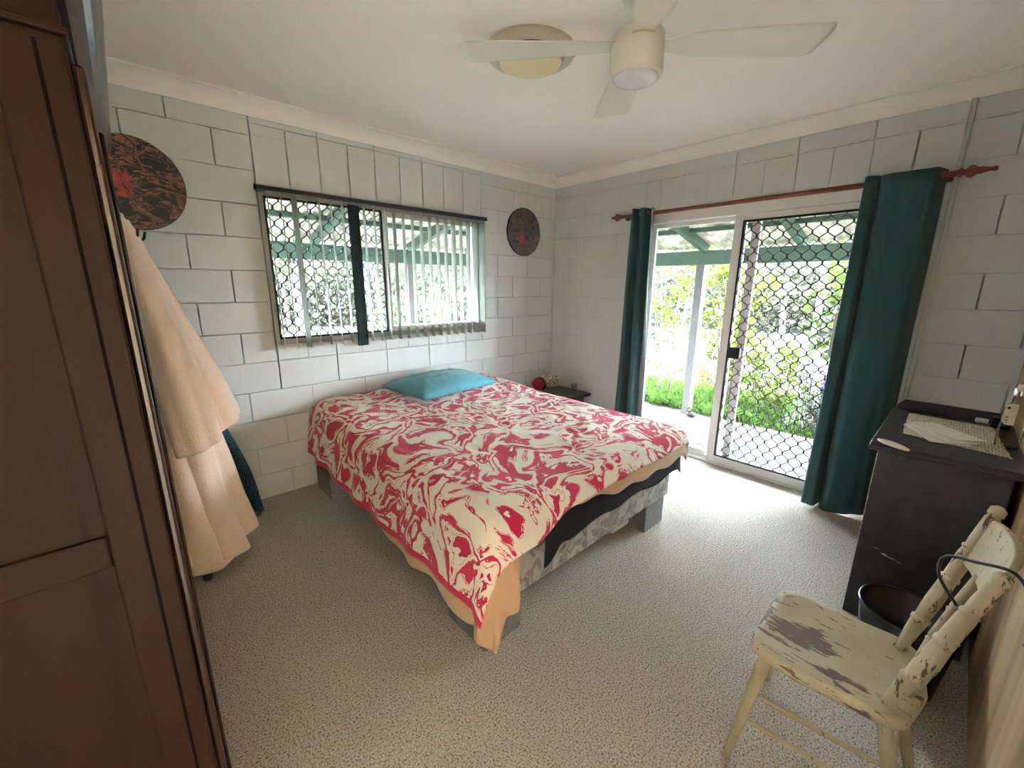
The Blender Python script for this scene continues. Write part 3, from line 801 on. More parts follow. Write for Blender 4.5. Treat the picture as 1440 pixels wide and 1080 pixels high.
def loft(rings, n, closed_top=False):
    """rings: list of functions theta -> point"""
    mb = MB(); mb.grid(lambda u, v: rings(u*2*pi, v), n, 60, True); return mb
rb = thing('bathrobe', 'pinkish tan fleece bathrobe hanging on the coat stand', 'bathrobe', (-3.45,-.62,.05))
def lerp_table(tab, t):
    for i in range(len(tab)-1):
        if t <= tab[i+1][0]:
            a = (t-tab[i][0])/(tab[i+1][0]-tab[i][0]); a = a*a*(3-2*a) if False else a
            return [tab[i][k]*(1-a)+tab[i+1][k]*a for k in range(1, len(tab[i]))]
    return list(tab[-1][1:])
# body: z, x centre, y centre, half-x, half-y
body_tab = [(0,1.79,-3.505,-.55,.020,.03),(.06,1.70,-3.505,-.57,.055,.07),(.15,1.55,-3.50,-.58,.085,.13),(.35,1.18,-3.48,-.59,.13,.17),(.6,.72,-3.45,-.60,.155,.18),(.85,.33,-3.44,-.60,.195,.19),(1,.105,-3.43,-.595,.225,.19)]
def bodyP(th, v):
    z, cx, cy, hx, hy = lerp_table(body_tab, v)
    fold = 1 + (.06+.13*v)*sin(th*5+1.1*sin(v*3)) + .08*v*sin(th*9+.8) + .05*N3(th*2, v*4)
    x = cx + hx*cos(th)*fold; y = cy + hy*sin(th)*fold
    return (x, y, z + .018*sin(th*3+.5)*smooth01((v-.8)/.2))
loft(bodyP, 64).build('body', M['robe'], rb, smooth=True, solid=.012)
# front lapel panel falling open, lower than the back
pan_tab = [(0,1.45,-3.50,-.735,.03),(.25,1.05,-3.495,-.775,.05),(.5,.70,-3.49,-.785,.045),(.7,.40,-3.455,-.785,.075),(.85,.22,-3.40,-.775,.105),(1,.06,-3.375,-.765,.115)]
def panP(u, v):
    z, cx, cy, hw = lerp_table(pan_tab, v); s = u*2-1
    return (cx + s*hw, cy - .018*cos(s*1.5)*1 + .02*s*s + .012*sin(v*6+s*2), z + .06*v*max(0,s)*1.0*v - .0)
mb = MB(); mb.grid(panP, 18, 44); mb.build('front_panel', M['robe'], rb, smooth=True, solid=.016)
def sleeve(tab, ph):
    def P_(th, v):
        z, cx, cy, hx, hy = lerp_table(tab, v)
        fo = 1 + (.07*sin(th*3+ph+2*v) + .07*sin(th*6+ph*2-3*v) + .05*N3(th*2.2, v*3.5, ph))*(.4+.6*min(1, v*3))
        return (cx + hx*cos(th)*fo, cy + hy*sin(th)*fo, z + .03*cos(th)*v*1.2 + .012*sin(th*2+ph)*v)
    return loft(P_, 40)
s1 = [(0,1.66,-3.495,-.62,.03,.03),(.15,1.52,-3.475,-.70,.042,.06),(.4,1.28,-3.44,-.765,.062,.075),(.7,1.00,-3.41,-.79,.078,.08),(.93,.79,-3.392,-.80,.083,.08),(1,.735,-3.388,-.80,.080,.078)]
sl1 = sleeve(s1, .4).build('sleeve', M['robe'], rb, smooth=True, solid=.014)
s2 = [(0,1.74,-3.49,-.53,.022,.03),(.12,1.60,-3.465,-.50,.045,.06),(.4,1.30,-3.39,-.48,.062,.075),(.7,1.00,-3.30,-.47,.075,.08),(.93,.79,-3.245,-.47,.080,.08),(1,.735,-3.235,-.47,.078,.078)]
sl2 = sleeve(s2, 2.).build('sleeve', M['robe'], rb, smooth=True, solid=.014)
MB().tube([(-3.505,-.55,1.785),(-3.485,-.60,1.80),(-3.475,-.585,1.77),(-3.48,-.56,1.735)], .004, 6).build('hanging_loop', M['cable'], rb)

def sarP(u, v):
    s = u*2-1; z = 1.46 - v*1.42
    hw = .03 + .085*v + .02*sin(v*4)
    x = -3.44 + .28*smooth01(v*1.15)*(.35+.65*v) + s*hw; y = -.40 + .16*v + .03*sin(s*6+v*2)*(.3+.7*v) + .03*s
    return (x, y, z + .02*sin(s*5)*v - (.0 if v < 1 else .0))
mb = MB(); mb.grid(sarP, 40, 50)
sa = mb.build('sarong', M['sarong'], smooth=True, solid=.004, origin=(-3.24,-.24,.03))
tag(sa, 'dark blue patterned sarong hanging behind the bathrobe', 'sarong')
mb = MB()
for i in range(26):
    s = i/25*2-1; p = sarP((s+1)/2, 1)
    mb.tube([p, (p[0]+.008*N3(i,1), p[1]+.01*N3(i,2), max(.004,p[2]-.022)), (p[0]+.022*N3(i,3)+.006, p[1]-.01, max(.004,p[2]-.038))], .0025, 4)
mb.build('fringe', mat('sarong fringe', (.10,.08,.05), .9), sa)

# ------------------------------------------------------------------ chest of drawers
ch = thing('chest_of_drawers', 'worn black chest at the right wall carrying papers and jar', 'chest of drawers', (-.9,-3.2,0))
mb = MB(); mb.box(-1.245,-.515,-3.395,-3.01,.0,.82)
mb.build('body', M['black_wood'], ch, bevel=.004)
mb = MB(); mb.prism([(-1.285,.826),(-1.28,.842),(-1.27,.85),(-.49,.85),(-.49,.826),(-.50,.82),(-1.27,.82)], 'y', -3.415, -2.98)
mb.build('top', M['black_wood'], ch, bevel=.006, seg=3)
mb = MB(); mb.prism([(-3.41,.85),(-2.995,.85),(-2.995,.875),(-3.02,.905),(-3.41,.905)], 'x', -.51, -.49)
mb.build('end_rail', M['black_wood'], ch, bevel=.004)
# pale chips in the black finish of the end panel
mb = MB()
for (y, z, w_, h_, a_) in ((-3.075,.368,.03,.004,.5),(-3.105,.352,.030,.012,.25),(-3.13,.345,.032,.006,.25),(-3.155,.338,.02,.004,.3)):
    mb.add([(-1.2456, y-w_/2, z-h_/2-a_*w_/2*-1*0), (-1.2456, y, z-h_*.5), (-1.2456, y+w_/2, z), (-1.2456, y, z+h_*.5)], [(0,1,2,3)])
mb.build('bare_chip', M['pale_chip'], ch)
mb = MB()
zs = [.80 - i*.0125 for i in range(46)]
def we(u, v):
    z = .80 - .57*u; w_ = .0015 + .0045*max(0, N3(z*38, 2))*(1 if z > .5 else .5) + .003*max(0, N3(z*90, 5))
    return (-1.2457, -3.0085 - v*w_, z)
mb.grid(we, 160, 1)
mb.build('worn_edge', M['pale_chip'], ch)

# things on the chest
mb = MB(); pl = []
e0, e1, e2, e3 = Vector((-.575,-3.05,.851)), Vector((-.60,-3.345,.851)), Vector((-1.10,-3.385,.851)), Vector((-1.028,-3.061,.851))
for A_, B_ in ((e0,e1),(e1,e2),(e2,e3),(e3,e0)):
    for i in range(14):
        p = A_.lerp(B_, i/14); n_ = Vector((B_.y-A_.y, A_.x-B_.x, 0)).normalized()*(.004*(i % 2))
        pl.append((p.x+n_.x, p.y+n_.y))
mb.prism(pl, 'z', .8505, .8525)
tag(mb.build('place_mat', M['mat']), 'scallop-edged printed place mat under the envelopes on the black chest', 'place mat')
envs = [((-.955,-3.165,.8552), (.25,.135,.003), radians(24), 'lowest of three white envelopes fanned on the place mat'),
        ((-.945,-3.180,.8625), (.245,.125,.003), radians(33), 'middle of three white envelopes fanned on the place mat'),
        ((-.915,-3.190,.8700), (.245,.12,.003), radians(42), 'topmost of three white envelopes fanned on the place mat')]
for c_, s_, r__, lab in envs:
    e_ = MB().obox(c_, s_, r__, radians(1.2)).build('envelope', M['paper'], bevel=.0008)
    tag(e_, lab, 'envelope', 'envelopes on the place mat')
# oval dish
mb = MB()
cx, cy, an = -1.25, -3.052, radians(50)
def ovP(u, v, top):
    th = u*2*pi; rr = v
    x = .068*cos(th)*rr; y = .026*sin(th)*rr
    z = .8506 + (.012*(1-(rr)**2*.75) if top else .004*rr)
    if top: z = .8506 + .013 - .009*rr*rr
    return (cx + x*cos(an)-y*sin(an), cy + x*sin(an)+y*cos(an), z)
mb.grid(lambda u, v: ovP(u, max(v,.001), True), 32, 6, True)
mb.grid(lambda u, v: (ovP(u,1,True)[0], ovP(u,1,True)[1], .8506 + .004*(1-v)), 32, 1, True)
tag(mb.build('oval_dish', M['cream_cer'], smooth=True, weld=True), 'cream oval dish at the near corner of the black chest', 'dish')
# clear box with white strip
bx = thing('clear_box', 'small clear plastic box with a white strip beside the end rail', 'box', (-.55,-3.36,.85))
MB().box(-.60,-.52,-3.395,-3.335,.8505,.90).build('case', M['tumbler'], bx, bevel=.004)
MB().box(-.53,-.515,-3.33,-3.285,.8505,.872).build('white_strip', M['paper'], bx, bevel=.002)
# tagged jar
j = thing('jar', 'clear jar with a cream tag at the right end of the place mat', 'jar', (-.93,-3.37,.85))
MB().lathe((-.93,-3.372,.8505),(-.93,-3.372,1.09), [(0,.030),(.03,.036),(.5,.037),(.7,.034),(.8,.02),(.9,.018),(1,.019)], 22).build('glass', M['jar'], j, smooth=True)
MB().lathe((-.93,-3.372,1.07),(-.93,-3.372,1.12), [(0,.021),(.1,.022),(1,.020)], 18).build('cap', M['chrome'], j, smooth=True)
mb = MB(); mb.prism([(-3.372,.955),(-3.347,.955),(-3.338,.968),(-3.338,1.03),(-3.347,1.042),(-3.372,1.042)], 'x', -.973, -.9705)
tg = mb.build('tag', M['cream_cer'], j)
for (y0,y1,z0,z1) in ((-3.352,-3.344,1.02,1.03),(-3.353,-3.345,.972,.976),(-3.353,-3.345,.984,.988),(-3.352,-3.347,.963,.966)):
    MB().box(-.9736,-.9731,y0,y1,z0,z1).build('print', M['black_seal'], tg)

# ------------------------------------------------------------------ waste bin between chest and chair
wb = thing('waste_bin', 'black plastic waste bin on the carpet behind the chair seat', 'bin', (-1.53,-3.2,0))
mb = MB(); mb.lathe((-1.53,-3.215,0),(-1.53,-3.215,.30), [(0,.11),(.02,.115),(1,.145),(1,.138),(.05,.108)], 32, False)
mb.lathe((-1.53,-3.215,.002),(-1.53,-3.215,.012), [(0,.11),(1,.11)], 32); mb.build('bucket', M['blackp'], wb, smooth=True)
pts = [(-1.53+.144*cos(2*pi*i/32), -3.215+.144*sin(2*pi*i/32), .302) for i in range(33)]
MB().tube(pts, .007, 8, False).build('rim', M['blackp'], wb, smooth=True)

# ------------------------------------------------------------------ chair
cx, cy = -2.115, -3.07
chr_ = thing('chair', 'old cream wooden chair with chipped paint beside the black chest', 'chair', (cx,cy,0))
SZ = .44
M['chip_seat'] = chipped('chipped cream seat paint', 1, .715, 1.7, [((-.015,.085,SZ), .085, (1.25,.85,1)), ((-.118,-.03,SZ), .05, (2.4,.75,1)), ((.0,.185,SZ), .05, (.38,2.6,1))], (.15,.10,.075))
M['chip_back'] = chipped('chipped cream post paint', 2, .705, 5.1)
# outline of the seat: straight front, rounded corners, bowed back
ol = []
def arc(cx_, cy_, r_, a0, a1, n=6):
    for i in range(n+1):
        a_ = a0 + (a1-a0)*i/n; ol.append((cx_+r_*cos(a_), cy_+r_*sin(a_)))
arc(-1.985, -2.945, .06, 0, pi/2); arc(-2.235, -2.945, .06, pi/2, pi)
ol += [(-2.297,-3.02),(-2.285,-3.12)]
arc(-2.205, -3.185, .075, pi, pi*1.33); 
ol += [(-2.19,-3.262),(-2.115,-3.275),(-2.04,-3.268)]
arc(-1.995, -3.185, .075, pi*1.67, pi*2)
ol += [(-1.925,-3.12),(-1.92,-3.02)]
n = len(ol); mb = MB(); rings = []
cc_ = Vector((cx, cy))
def rg(sc, z): return [(cx + (p[0]-cx)*sc, cy + (p[1]-cy)*sc, z) for p in ol]
layers = [rg(.93,.398), rg(.985,.402), rg(1.0,.413), rg(1.0,.425), rg(.985,.4365), rg(.955,SZ), rg(.85,SZ-.001), rg(.6,SZ-.006), rg(.3,SZ-.008), rg(.02,SZ-.008)]
mb.add([p for L in layers for p in L], [(i*n+k, i*n+(k+1)%n, (i+1)*n+(k+1)%n, (i+1)*n+k) for i in range(len(layers)-1) for k in range(n)] + [tuple(range(n))[::-1], tuple((len(layers)-1)*n+k for k in range(n))])
mb.build('seat', M['chip_seat'], chr_, smooth=True)
legp = [(0,.014),(.04,.016),(.13,.020),(.17,.0205),(.18,.016),(.20,.020),(.22,.016),(.26,.019),(.30,.0195),(.31,.0155),(.33,.0195),(.345,.0155),(.45,.0165),(.65,.016),(.85,.0135),(1,.0105)]
Lp = {'fl': ((-2.255,-2.935,.41),(-2.312,-2.885,0)), 'fr': ((-1.965,-2.935,.41),(-1.913,-2.885,0)), 'bl': ((-2.225,-3.20,.41),(-2.262,-3.30,0)), 'br': ((-1.995,-3.20,.41),(-1.955,-3.30,0))}
for k_, (p, q_) in Lp.items():
    MB().lathe(p, q_, legp if k_[0] == 'f' else [(0,.017),(.3,.0185),(.6,.017),(1,.012)], 14).build('leg', M['chip_leg'], chr_, smooth=True)
def at(k_, z):
    p, q_ = Vector(Lp[k_][0]), Vector(Lp[k_][1]); t = (p.z-z)/(p.z-q_.z); return p.lerp(q_, t)
for a_, b_, z in (('fl','bl',.255),('fl','bl',.16),('fr','br',.255),('fr','br',.16),('fl','fr',.30),('bl','br',.24)):
    MB().lathe(at(a_,z), at(b_,z), [(0,.005),(.1,.007),(.5,.009),(.9,.007),(1,.005)], 10).build('stretcher', M['chip_leg'], chr_, smooth=True)
postp = [(0,.0155),(.015,.0125),(.04,.0145),(.19,.0185),(.222,.019),(.226,.022),(.240,.022),(.244,.0165),(.262,.0175),(.36,.0195),(.5,.018),(.525,.0175),(.529,.021),(.543,.021),(.547,.0155),(.565,.018),(.70,.0185),(.735,.0165),(.739,.0195),(.748,.0195),(.752,.0155),(.80,.0165),(.93,.0155),(.945,.012),(.955,.0165),(.985,.0165),(1,.008)]
PB = [((-1.972,-3.205,SZ-.004),(-1.955,-3.312,.945)), ((-2.228,-3.205,SZ-.004),(-2.262,-3.322,.895))]
PB[1] = ((-2.228,-3.203,SZ-.004),(-2.255,-3.318,.905))
for p, q_ in PB:
    MB().lathe(p, q_, postp, 16).build('back_post', M['chip_back'], chr_, smooth=True)
sp = [(0,.009),(.2,.013),(.3,.014),(.33,.017),(.345,.011),(.36,.016),(.5,.014),(.62,.013),(.65,.016),(.665,.011),(.68,.014),(.85,.011),(1,.008)]
for t in (.27,.5,.73):
    p = Vector(PB[0][0]).lerp(Vector(PB[1][0]), t); p.y -= .038*(1-(2*t-1)**2)+.004; p.z = SZ-.004
    q_ = Vector(PB[0][0]).lerp(Vector(PB[0][1]), .69).lerp(Vector(PB[1][0]).lerp(Vector(PB[1][1]), .69), t); q_.y -= .030*(1-(2*t-1)**2)
    MB().lathe(p, q_, sp, 12).build('spindle', M['chip_leg'], chr_, smooth=True)
def crest(u, v, side):
    t = u
    a_ = Vector(PB[0][0]).lerp(Vector(PB[0][1]), .66 + .27*v); b_ = Vector(PB[1][0]).lerp(Vector(PB[1][1]), .66 + .27*v)
    p = a_.lerp(b_, t); p.y -= .030*(1-(2*t-1)**2)*1.2
    p.y += .008*side
    p.z += .018*(1-(2*t-1)**2)*v
    return p
mb = MB(); mb.grid(lambda u, v: crest(u, v, 1), 16, 6); mb.grid(lambda u, v: crest(1-u, v, -1), 16, 6)
nn = 17; m2 = nn*7
for j_ in range(6):
    mb.f.append((j_*nn, (j_+1)*nn, m2+(j_+1)*nn+nn-1, m2+j_*nn+nn-1)); mb.f.append((j_*nn+nn-1, m2+j_*nn, m2+(j_+1)*nn, (j_+1)*nn+nn-1))
for i in range(16):
    mb.f.append((6*nn+i, 6*nn+i+1, m2+6*nn+nn-2-i, m2+6*nn+nn-1-i)); mb.f.append((i, m2+nn-1-i, m2+nn-2-i, i+1))
mb.build('crest_rail', M['chip_leg'], chr_, bevel=.003)
# black cable looped over the near post
pts = [(-2.20,-3.27,.765),(-2.165,-3.235,.80),(-2.15,-3.228,.835),(-2.17,-3.240,.868),(-2.215,-3.28,.895),(-2.245,-3.325,.913),(-2.262,-3.35,.890),(-2.265,-3.362,.84),(-2.262,-3.372,.78),(-2.22,-3.375,.745)]
def cr_spline(pts, k=6):
    out = []; n = len(pts)
    for i in range(n-1):
        p0, p1, p2, p3 = [Vector(pts[max(0,min(n-1,i+d_))]) for d_ in (-1,0,1,2)]
        for s_ in range(k):
            u = s_/k
            out.append(.5*((2*p1)+(-p0+p2)*u+(2*p0-5*p1+4*p2-p3)*u*u+(-p0+3*p1-3*p2+p3)*u**3))
    out.append(Vector(pts[-1])); return out
tag(MB().tube(cr_spline(pts), .0035, 8).build('cable', M['cable'], smooth=True), 'black cable looped over the near post of the cream chair', 'cable')

# ------------------------------------------------------------------ verandah
EX = 1.61
def roofz(d_): return 2.36 - .25*d_
def corr(a, d_): return roofz(d_) + .010*cos(2*pi*a/.076) + .028
mb = MB()
def roofA(u, v):
    x = -4.8 + u*(4.8+1.75); lo = max(.0, x); return (x, lo + v*(1.78-lo), corr(x, lo+v*(1.78-lo)))
mb.grid(roofA, 690, 6)
def roofB(u, v):
    y = -6.0 + u*(6.0+1.75); lo = max(.0, y); d_ = lo + v*(1.78-lo); return (d_, y, corr(y, d_))
mb.grid(roofB, 820, 6)
tag(mb.build('verandah_roof', M['roof'], origin=(0,0,2), smooth=True, solid=.002), kind='structure')
def sbox(name, m_, *a_): return tag(MB().box(*a_).build(name, m_, bevel=.004), kind='structure')
sbox('verandah_beam', M['beam'], -4.8, EX+.05, EX-.045, EX+.045, 1.745, 1.905)
sbox('verandah_beam', M['beam'], EX-.045, EX+.045, -6.0, EX-.05, 1.745, 1.905)
def rafter(p, q_, w_=.09, h_=.10):
    p, q_ = Vector(p), Vector(q_); d_ = (q_-p); L = d_.length; x = d_.normalized(); y = Vector((-x.y, x.x, 0)).normalized(); z = x.cross(y)
    mb = MB(); vs = []
    for t in (0, L):
        for s_, k_ in ((-1,-1),(1,-1),(1,0),(-1,0)): vs.append(p + x*t + y*(s_*w_/2) + z*(k_*h_))
    mb.add(vs, [(0,1,2,3),(4,7,6,5),(0,4,5,1),(1,5,6,2),(2,6,7,3),(3,7,4,0)])
    return tag(mb.build('verandah_rafter', M['beam'], bevel=.003), kind='structure')
for x in (-4.25,-3.12,-2.0,-.88,.0):
    rafter((x,.19,roofz(.19)+.01), (x,EX,roofz(EX)+.01), .06)
for y in (.0,-.96,-1.93,-2.9,-3.9):
    rafter((.19,y,roofz(.19)+.01), (EX,y,roofz(EX)+.01), .06)
rafter((.19,.19,roofz(.19)), (EX,EX,roofz(EX)), .07)
sbox('verandah_purlin', M['beam'], -4.8, 1.0, 1.02, 1.07, roofz(1.045)-.035, roofz(1.045)+.012)
sbox('verandah_purlin', M['beam'], 1.06, 1.11, -6.0, 1.0, roofz(1.085)-.035, roofz(1.085)+.012)
sbox('verandah_slab', M['slab'], -6.0, 1.70, .195, 1.70, -.22, -.1)
sbox('verandah_slab', M['slab'], .195, 1.70, -7.0, .19, -.22, -.1)
for i, (x, y, lab) in enumerate(((EX,-.925,'white timber verandah post seen through the fixed door glass'),(-.88,EX,'white timber verandah post seen through the window slats'),(EX,EX,'white timber post at the verandah corner'),(EX,-3.9,'white timber verandah post behind the right-hand curtain'),(-3.5,EX,'white timber verandah post left of the window view'))):
    if i > 2: continue
    p_ = MB().box(x-.048, x+.048, y-.048, y+.048, -.1, 1.745).build('verandah_post', M['post'], bevel=.004)
    tag(p_, kind='structure')
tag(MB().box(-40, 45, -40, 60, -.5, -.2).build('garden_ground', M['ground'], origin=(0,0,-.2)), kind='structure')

# ------------------------------------------------------------------ garden
def leaf(mb, p, d_, up, L, W):
    s_ = d_.cross(up)
    if s_.length < 1e-4: s_ = d_.orthogonal()
    s_.normalize(); n_ = s_.cross(d_)
    a_ = p; m_ = p + d_*L*.45; e_ = p + d_*L - n_*L*.12
    mb.add([a_, m_+s_*W/2+n_*W*.12, e_, m_-s_*W/2+n_*W*.12], [(0,1,2),(0,2,3)])
def rv(r_): 
    while True:
        v = Vector((r_.uniform(-1,1), r_.uniform(-1,1), r_.uniform(-1,1)))
        if .05 < v.length < 1: return v.normalized()
def plant(name, label, cat, base, stems, h, spread, leaf_m, bark_m, L, W, nleaf, seed, lean=(0,0), r0=.03, twigs=7, low=.25, group=None, droop=.2):
    r_ = random.Random(seed); root = thing(name, label, cat, base, group)
    wood = MB(); fol = MB(); b0 = Vector(base)
    ends = []
    for s_ in range(stems):
        an = r_.uniform(0, 2*pi); o_ = Vector((cos(an), sin(an), 0))*r_.uniform(.0,.07*stems**.5 if stems > 1 else 0)
        hh = h*r_.uniform(.8,1.05); tgt = Vector((cos(an), sin(an), 0))*spread*r_.uniform(.15,.6)
        pts = []; R_ = []
        for i in range(9):
            t = i/8
            p = b0 + o_ + Vector((lean[0]*t, lean[1]*t, 0)) + tgt*t**1.4 + Vector((0,0,hh*t)) + Vector((N3(seed+s_, t*3)*.10, N3(seed-s_, t*3, 5)*.10, 0))*t*h*.35
            pts.append(p); R_.append(r0*(1-.8*t)*r_.uniform(.9,1.1))
        wood.tube(pts, R_, 7)
        for k_ in range(twigs):
            t = r_.uniform(low, 1); i = min(7, int(t*8)); p = pts[i].lerp(pts[i+1], t*8-i)
            d_ = rv(r_); d_.z = abs(d_.z)*.7+.1; d_.normalize(); L_ = spread*r_.uniform(.35,.95)*(1.15-t*.6)
            q_ = [p, p+d_*L_*.5+Vector((0,0,.03)), p+d_*L_+Vector((0,0,-.1*droop*L_))]
            wood.tube(q_, [R_[i]*.5+.002, R_[i]*.3+.002, .002], 5); ends.append((q_[0],q_[1],q_[2]))
    for i in range(nleaf):
        e_ = ends[i % len(ends)]; t = r_.uniform(.15,1.08)
        p = e_[0].lerp(e_[1], t*2) if t < .5 else e_[1].lerp(e_[2], t*2-1)
        p = p + rv(r_)*r_.uniform(0,.10)*max(1,h*.35); d_ = rv(r_); d_.z -= droop; d_.normalize()
        s__ = r_.uniform(.6,1.3); leaf(fol, p, d_, rv(r_), L*s__, W*s__)
    wood.build('trunk' if stems == 1 else 'stems', bark_m, root, smooth=True)
    fol.build('foliage', leaf_m, root)
    return root
# beyond the sliding door
plant('slender_tree', 'slender twin-stemmed tree beside the left curtain, outside the door', 'tree', (2.42,-.16,-.2), 2, 2.7, .75, M['leaf'], M['bark'], .085, .022, 1500, 11, r0=.024, twigs=16, low=.3)
plant('leafy_shrub', 'bright green leafy shrub right of the verandah post', 'shrub', (2.75,-.95,-.2), 7, 2.3, .6, M['leaf'], M['bark'], .08, .03, 2300, 12, r0=.014, twigs=12, low=.1)
plant('leafy_shrub', 'low lime shrub behind the lock of the screen door', 'shrub', (2.5,-1.62,-.2), 8, 1.05, .45, M['leaf'], M['bark'], .07, .035, 900, 13, r0=.008, twigs=8, low=.15)
plant('tall_shrub', 'tall pale-stemmed shrub with broad leaves seen through the screen mesh', 'shrub', (2.75,-2.25,-.2), 9, 2.5, .6, M['leaf2'], M['palebark'], .15, .075, 620, 14, r0=.018, twigs=8, low=.35)
plant('grey_bush', 'low grey-leaved bush at the slab edge beyond the screen door', 'bush', (2.08,-2.25,-.2), 14, .55, .45, M['leaf3'], M['bark'], .06, .02, 1900, 15, r0=.006, twigs=9, low=.1)
plant('grey_bush', 'second grey-leaved bush, hard against the curtain edge beyond the screen', 'bush', (2.1,-2.85,-.2), 14, .6, .45, M['leaf3'], M['bark'], .06, .02, 1500, 16, r0=.006, twigs=9, low=.1)
fl_ = thing('lilac_flowers', 'lilac flower spikes rising behind the grey-leaved bush', 'flowers', (2.3,-2.28,-.2))
stm = MB(); pet = MB(); r_ = random.Random(5)
for i in range(34):
    x, y = 2.3 + r_.uniform(-.22,.3), -2.28 + r_.uniform(-.42,.35); h_ = r_.uniform(.55,.85)
    stm.tube([(x,y,-.2),(x+.02,y+.02,-.2+h_)], .003, 4)
    for j_ in range(12):
        p = Vector((x+.02, y+.02, -.2+h_-r_.uniform(0,.12))); leaf(pet, p+rv(r_)*.012, rv(r_), rv(r_), .04, .028)
stm.build('stems', M['leaf2'], fl_); tag(pet.build('petals', M['lilac'], fl_), kind='stuff')
# strap-leaved ground cover and grass by the slab edge
gr = MB(); r_ = random.Random(9)
def blades(mb, n_, xr, yr, h0, h1, wd_, z0=-.2):
    for i in range(n_):
        x, y = r_.uniform(*xr), r_.uniform(*yr); p = Vector((x,y,z0)); d_ = Vector((r_.uniform(-.7,.7), r_.uniform(-.7,.7), 1)).normalized(); h_ = r_.uniform(h0,h1)
        s_ = Vector((-d_.y, d_.x, 0)); s_ = (s_ if s_.length > .01 else Vector((1,0,0))).normalized()*wd_/2
        q_ = p + d_*h_*.6; e_ = p + d_*h_ + Vector((d_.x,d_.y,-.5))*h_*.35
        mb.add([p-s_*.7, p+s_*.7, q_+s_, q_-s_, e_], [(0,1,2,3),(3,2,4)])
blades(gr, 5200, (1.68,3.4), (-1.75,.6), .10, .30, .014)
blades(gr, 1200, (1.68,2.3), (-3.2,-1.7), .06, .16, .012)
blades(gr, 2600, (2.2,5.5), (-4.5,2.0), .06, .20, .02)
tag(gr.build('grass', M['grass'], origin=(2.5,-1,-.2)), 'fresh green grass along the verandah slab edge', 'grass', kind='stuff')
for i in range(9):
    x, y = 1.72 + .06*r_.random(), -.05 - i*.16 + r_.uniform(-.04,.04)
    if abs(y+.925) < .12: continue
    mb = MB()
    blades(mb, 26, (x-.05,x+.07), (y-.06,y+.06), .16, .34, .05)
    tag(mb.build('strap_leaf_plant', M['grass'], origin=(x,y,-.2)), 'strap-leaved plant in the row along the slab edge outside the door', 'plant', 'strap-leaved plants along the slab edge')
# ornament at the foot of the post
orn = thing('garden_ornament', 'small dark garden ornament with an orange spot at the post foot', 'ornament', (1.47,-1.04,-.1))
mb = MB(); mb.ball((1.47,-1.05,-.065), .04, sq=(1,1.5,.85)); mb.ball((1.47,-1.02,-.005), .032, sq=(1,1,1.3)); mb.build('body', mat('dark ornament', (.010,.012,.013), .6), orn, smooth=True)
MB().ball((1.447,-1.025,-.012), .017).build('orange_face', mat('orange spot', (.16,.05,.012), .6), orn, smooth=True)

# far garden: gums and shrubs beyond both openings
def gum(base, h, seed, lab, rr=.09, n_=900):
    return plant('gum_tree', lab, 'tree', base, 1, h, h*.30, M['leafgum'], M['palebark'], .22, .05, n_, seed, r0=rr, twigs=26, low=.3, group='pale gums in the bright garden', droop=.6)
G = [((-3.2,7.5,-.2),6,31),((-1.9,9.5,-.2),7,32),((-.4,8.2,-.2),6,33),((1.3,7.0,-.2),6.5,34),((2.6,10.5,-.2),7,35),((.5,12.5,-.2),8,36),((4.4,8.6,-.2),7,37),((-1.0,5.6,-.2),5,38),
     ((7.5,.8,-.2),6.5,39),((8.8,-1.9,-.2),7,40),((7.0,-3.0,-.2),6,41),((10,2.9,-.2),8,42),((6.2,2.4,-.2),6,43),((10.5,-.4,-.2),8,44),((6.4,-.7,-.2),5.5,45)]
for b_, h_, s_ in G:
    side = 'window slats' if b_[1] > 4 else 'sliding door'
    gum(b_, h_, s_, 'pale-trunked gum tree in the bright garden beyond the ' + side, .07 + .02*(s_ % 3), 700)
BU = [((-2.6,4.8,-.2),1.3,51),((.2,4.6,-.2),1.6,52),((1.6,5.0,-.2),1.5,53),((4.8,1.1,-.2),1.7,54),((5.0,-2.2,-.2),1.6,55),((4.6,-3.6,-.2),1.7,56),((3.9,3.4,-.2),1.8,57)]
for b_, h_, s_ in BU:
    side = 'window slats' if b_[1] > 4 else 'sliding door'
    plant('garden_shrub', 'loose pale green shrub in the garden beyond the ' + side, 'shrub', b_, 7, h_, .7, M['leafgum'], M['bark'], .10, .035, 900, s_, r0=.012, twigs=9, low=.1, group='loose shrubs in the garden')

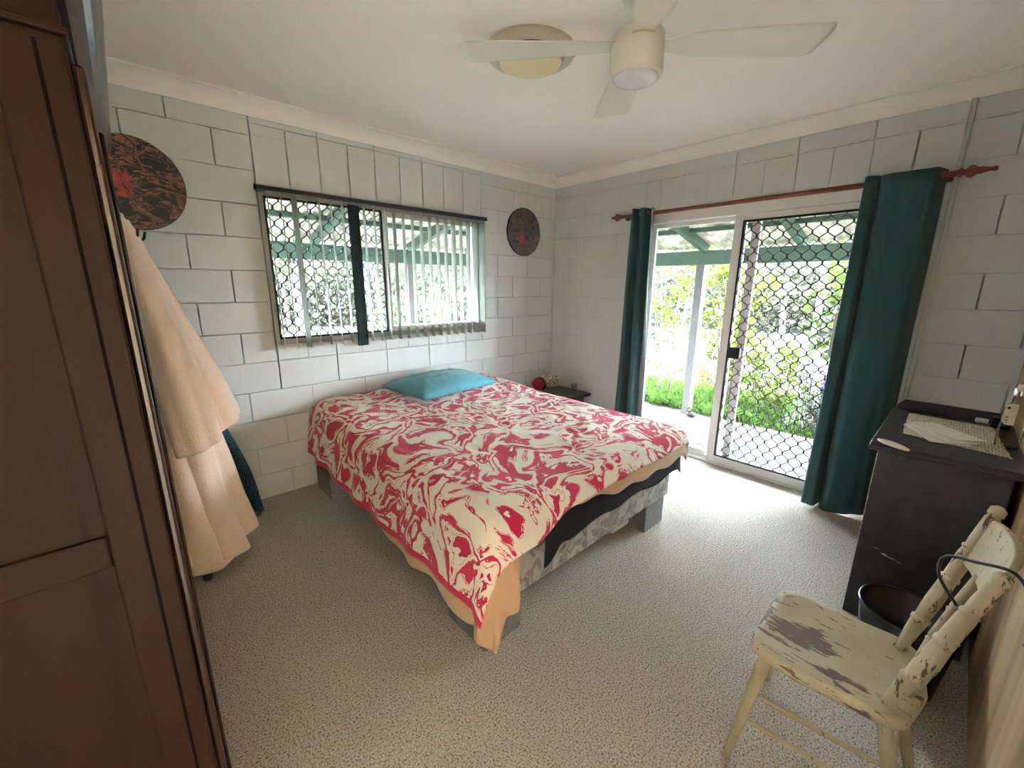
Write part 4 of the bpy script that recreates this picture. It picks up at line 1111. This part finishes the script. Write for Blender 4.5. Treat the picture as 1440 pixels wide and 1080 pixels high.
tl = MB(); r_ = random.Random(77)
for i in range(30000):
    a_ = r_.uniform(radians(-25), radians(125)); R_ = r_.uniform(15, 19); h_ = r_.random()**.9*3.3
    p = Vector((-1 + R_*cos(a_), -1 + R_*sin(a_), -.2 + h_)); leaf(tl, p, rv(r_), rv(r_), r_.uniform(.2,.45), r_.uniform(.12,.24))
def bank(u, v):
    a_ = radians(-30 + 160*u); R_ = 20 + 1.6*N3(a_*9, v*2.5, 2) + .8*N3(a_*30, v*7, 4)
    return (-1 + R_*cos(a_), -1 + R_*sin(a_), -.25 + v*(3.5 + .5*N3(a_*14, 1, 8)))
tl.grid(bank, 220, 14)
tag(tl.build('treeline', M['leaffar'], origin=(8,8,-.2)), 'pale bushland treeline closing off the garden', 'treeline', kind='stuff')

# ------------------------------------------------------------------ light
wld = bpy.data.worlds.new('sky'); SC.world = wld; wld.use_nodes = True
bg = wld.node_tree.nodes['Background']; bg.inputs['Color'].default_value = (.82,.92,1.06,1); bg.inputs['Strength'].default_value = 15.0
sun = bpy.data.lights.new('sun', 'SUN'); sun.energy = 4.; sun.angle = radians(2); sun.color = (1,.95,.86)
so = bpy.data.objects.new('sun', sun); COL.objects.link(so)
dv = Vector((.40,.35,-1)).normalized(); so.rotation_euler = dv.to_track_quat('-Z','Y').to_euler()

# ------------------------------------------------------------------ camera
cam = bpy.data.cameras.new('camera'); co = bpy.data.objects.new('camera', cam); COL.objects.link(co)
yaw, pit, rol = .7448, -.2349, .0063
fw = Vector((sin(yaw)*cos(pit), cos(yaw)*cos(pit), sin(pit))); rt = Vector((cos(yaw), -sin(yaw), 0)); up = rt.cross(fw)
R_ = rt*cos(rol) + up*sin(rol); U_ = up*cos(rol) - rt*sin(rol)
mt = Matrix(((R_.x,U_.x,-fw.x),(R_.y,U_.y,-fw.y),(R_.z,U_.z,-fw.z)))
co.matrix_world = Matrix.Translation((-3.5356,-3.1647,1.4946)) @ mt.to_4x4()
cam.sensor_fit = 'HORIZONTAL'; cam.sensor_width = 36; cam.lens = 580.709/1440*36; cam.clip_start = .02; cam.clip_end = 300
SC.camera = co
vs_ = SC.view_settings
SC.display_settings.display_device = 'sRGB'
vs_.view_transform = 'Standard'; vs_.look = 'None'; vs_.gamma = 1; vs_.use_curve_mapping = False; vs_.exposure = 2.85
cy_ = SC.cycles
cy_.max_bounces = 14; cy_.diffuse_bounces = 8; cy_.transparent_max_bounces = 16; cy_.sample_clamp_indirect = 8
cy_.use_denoising = True
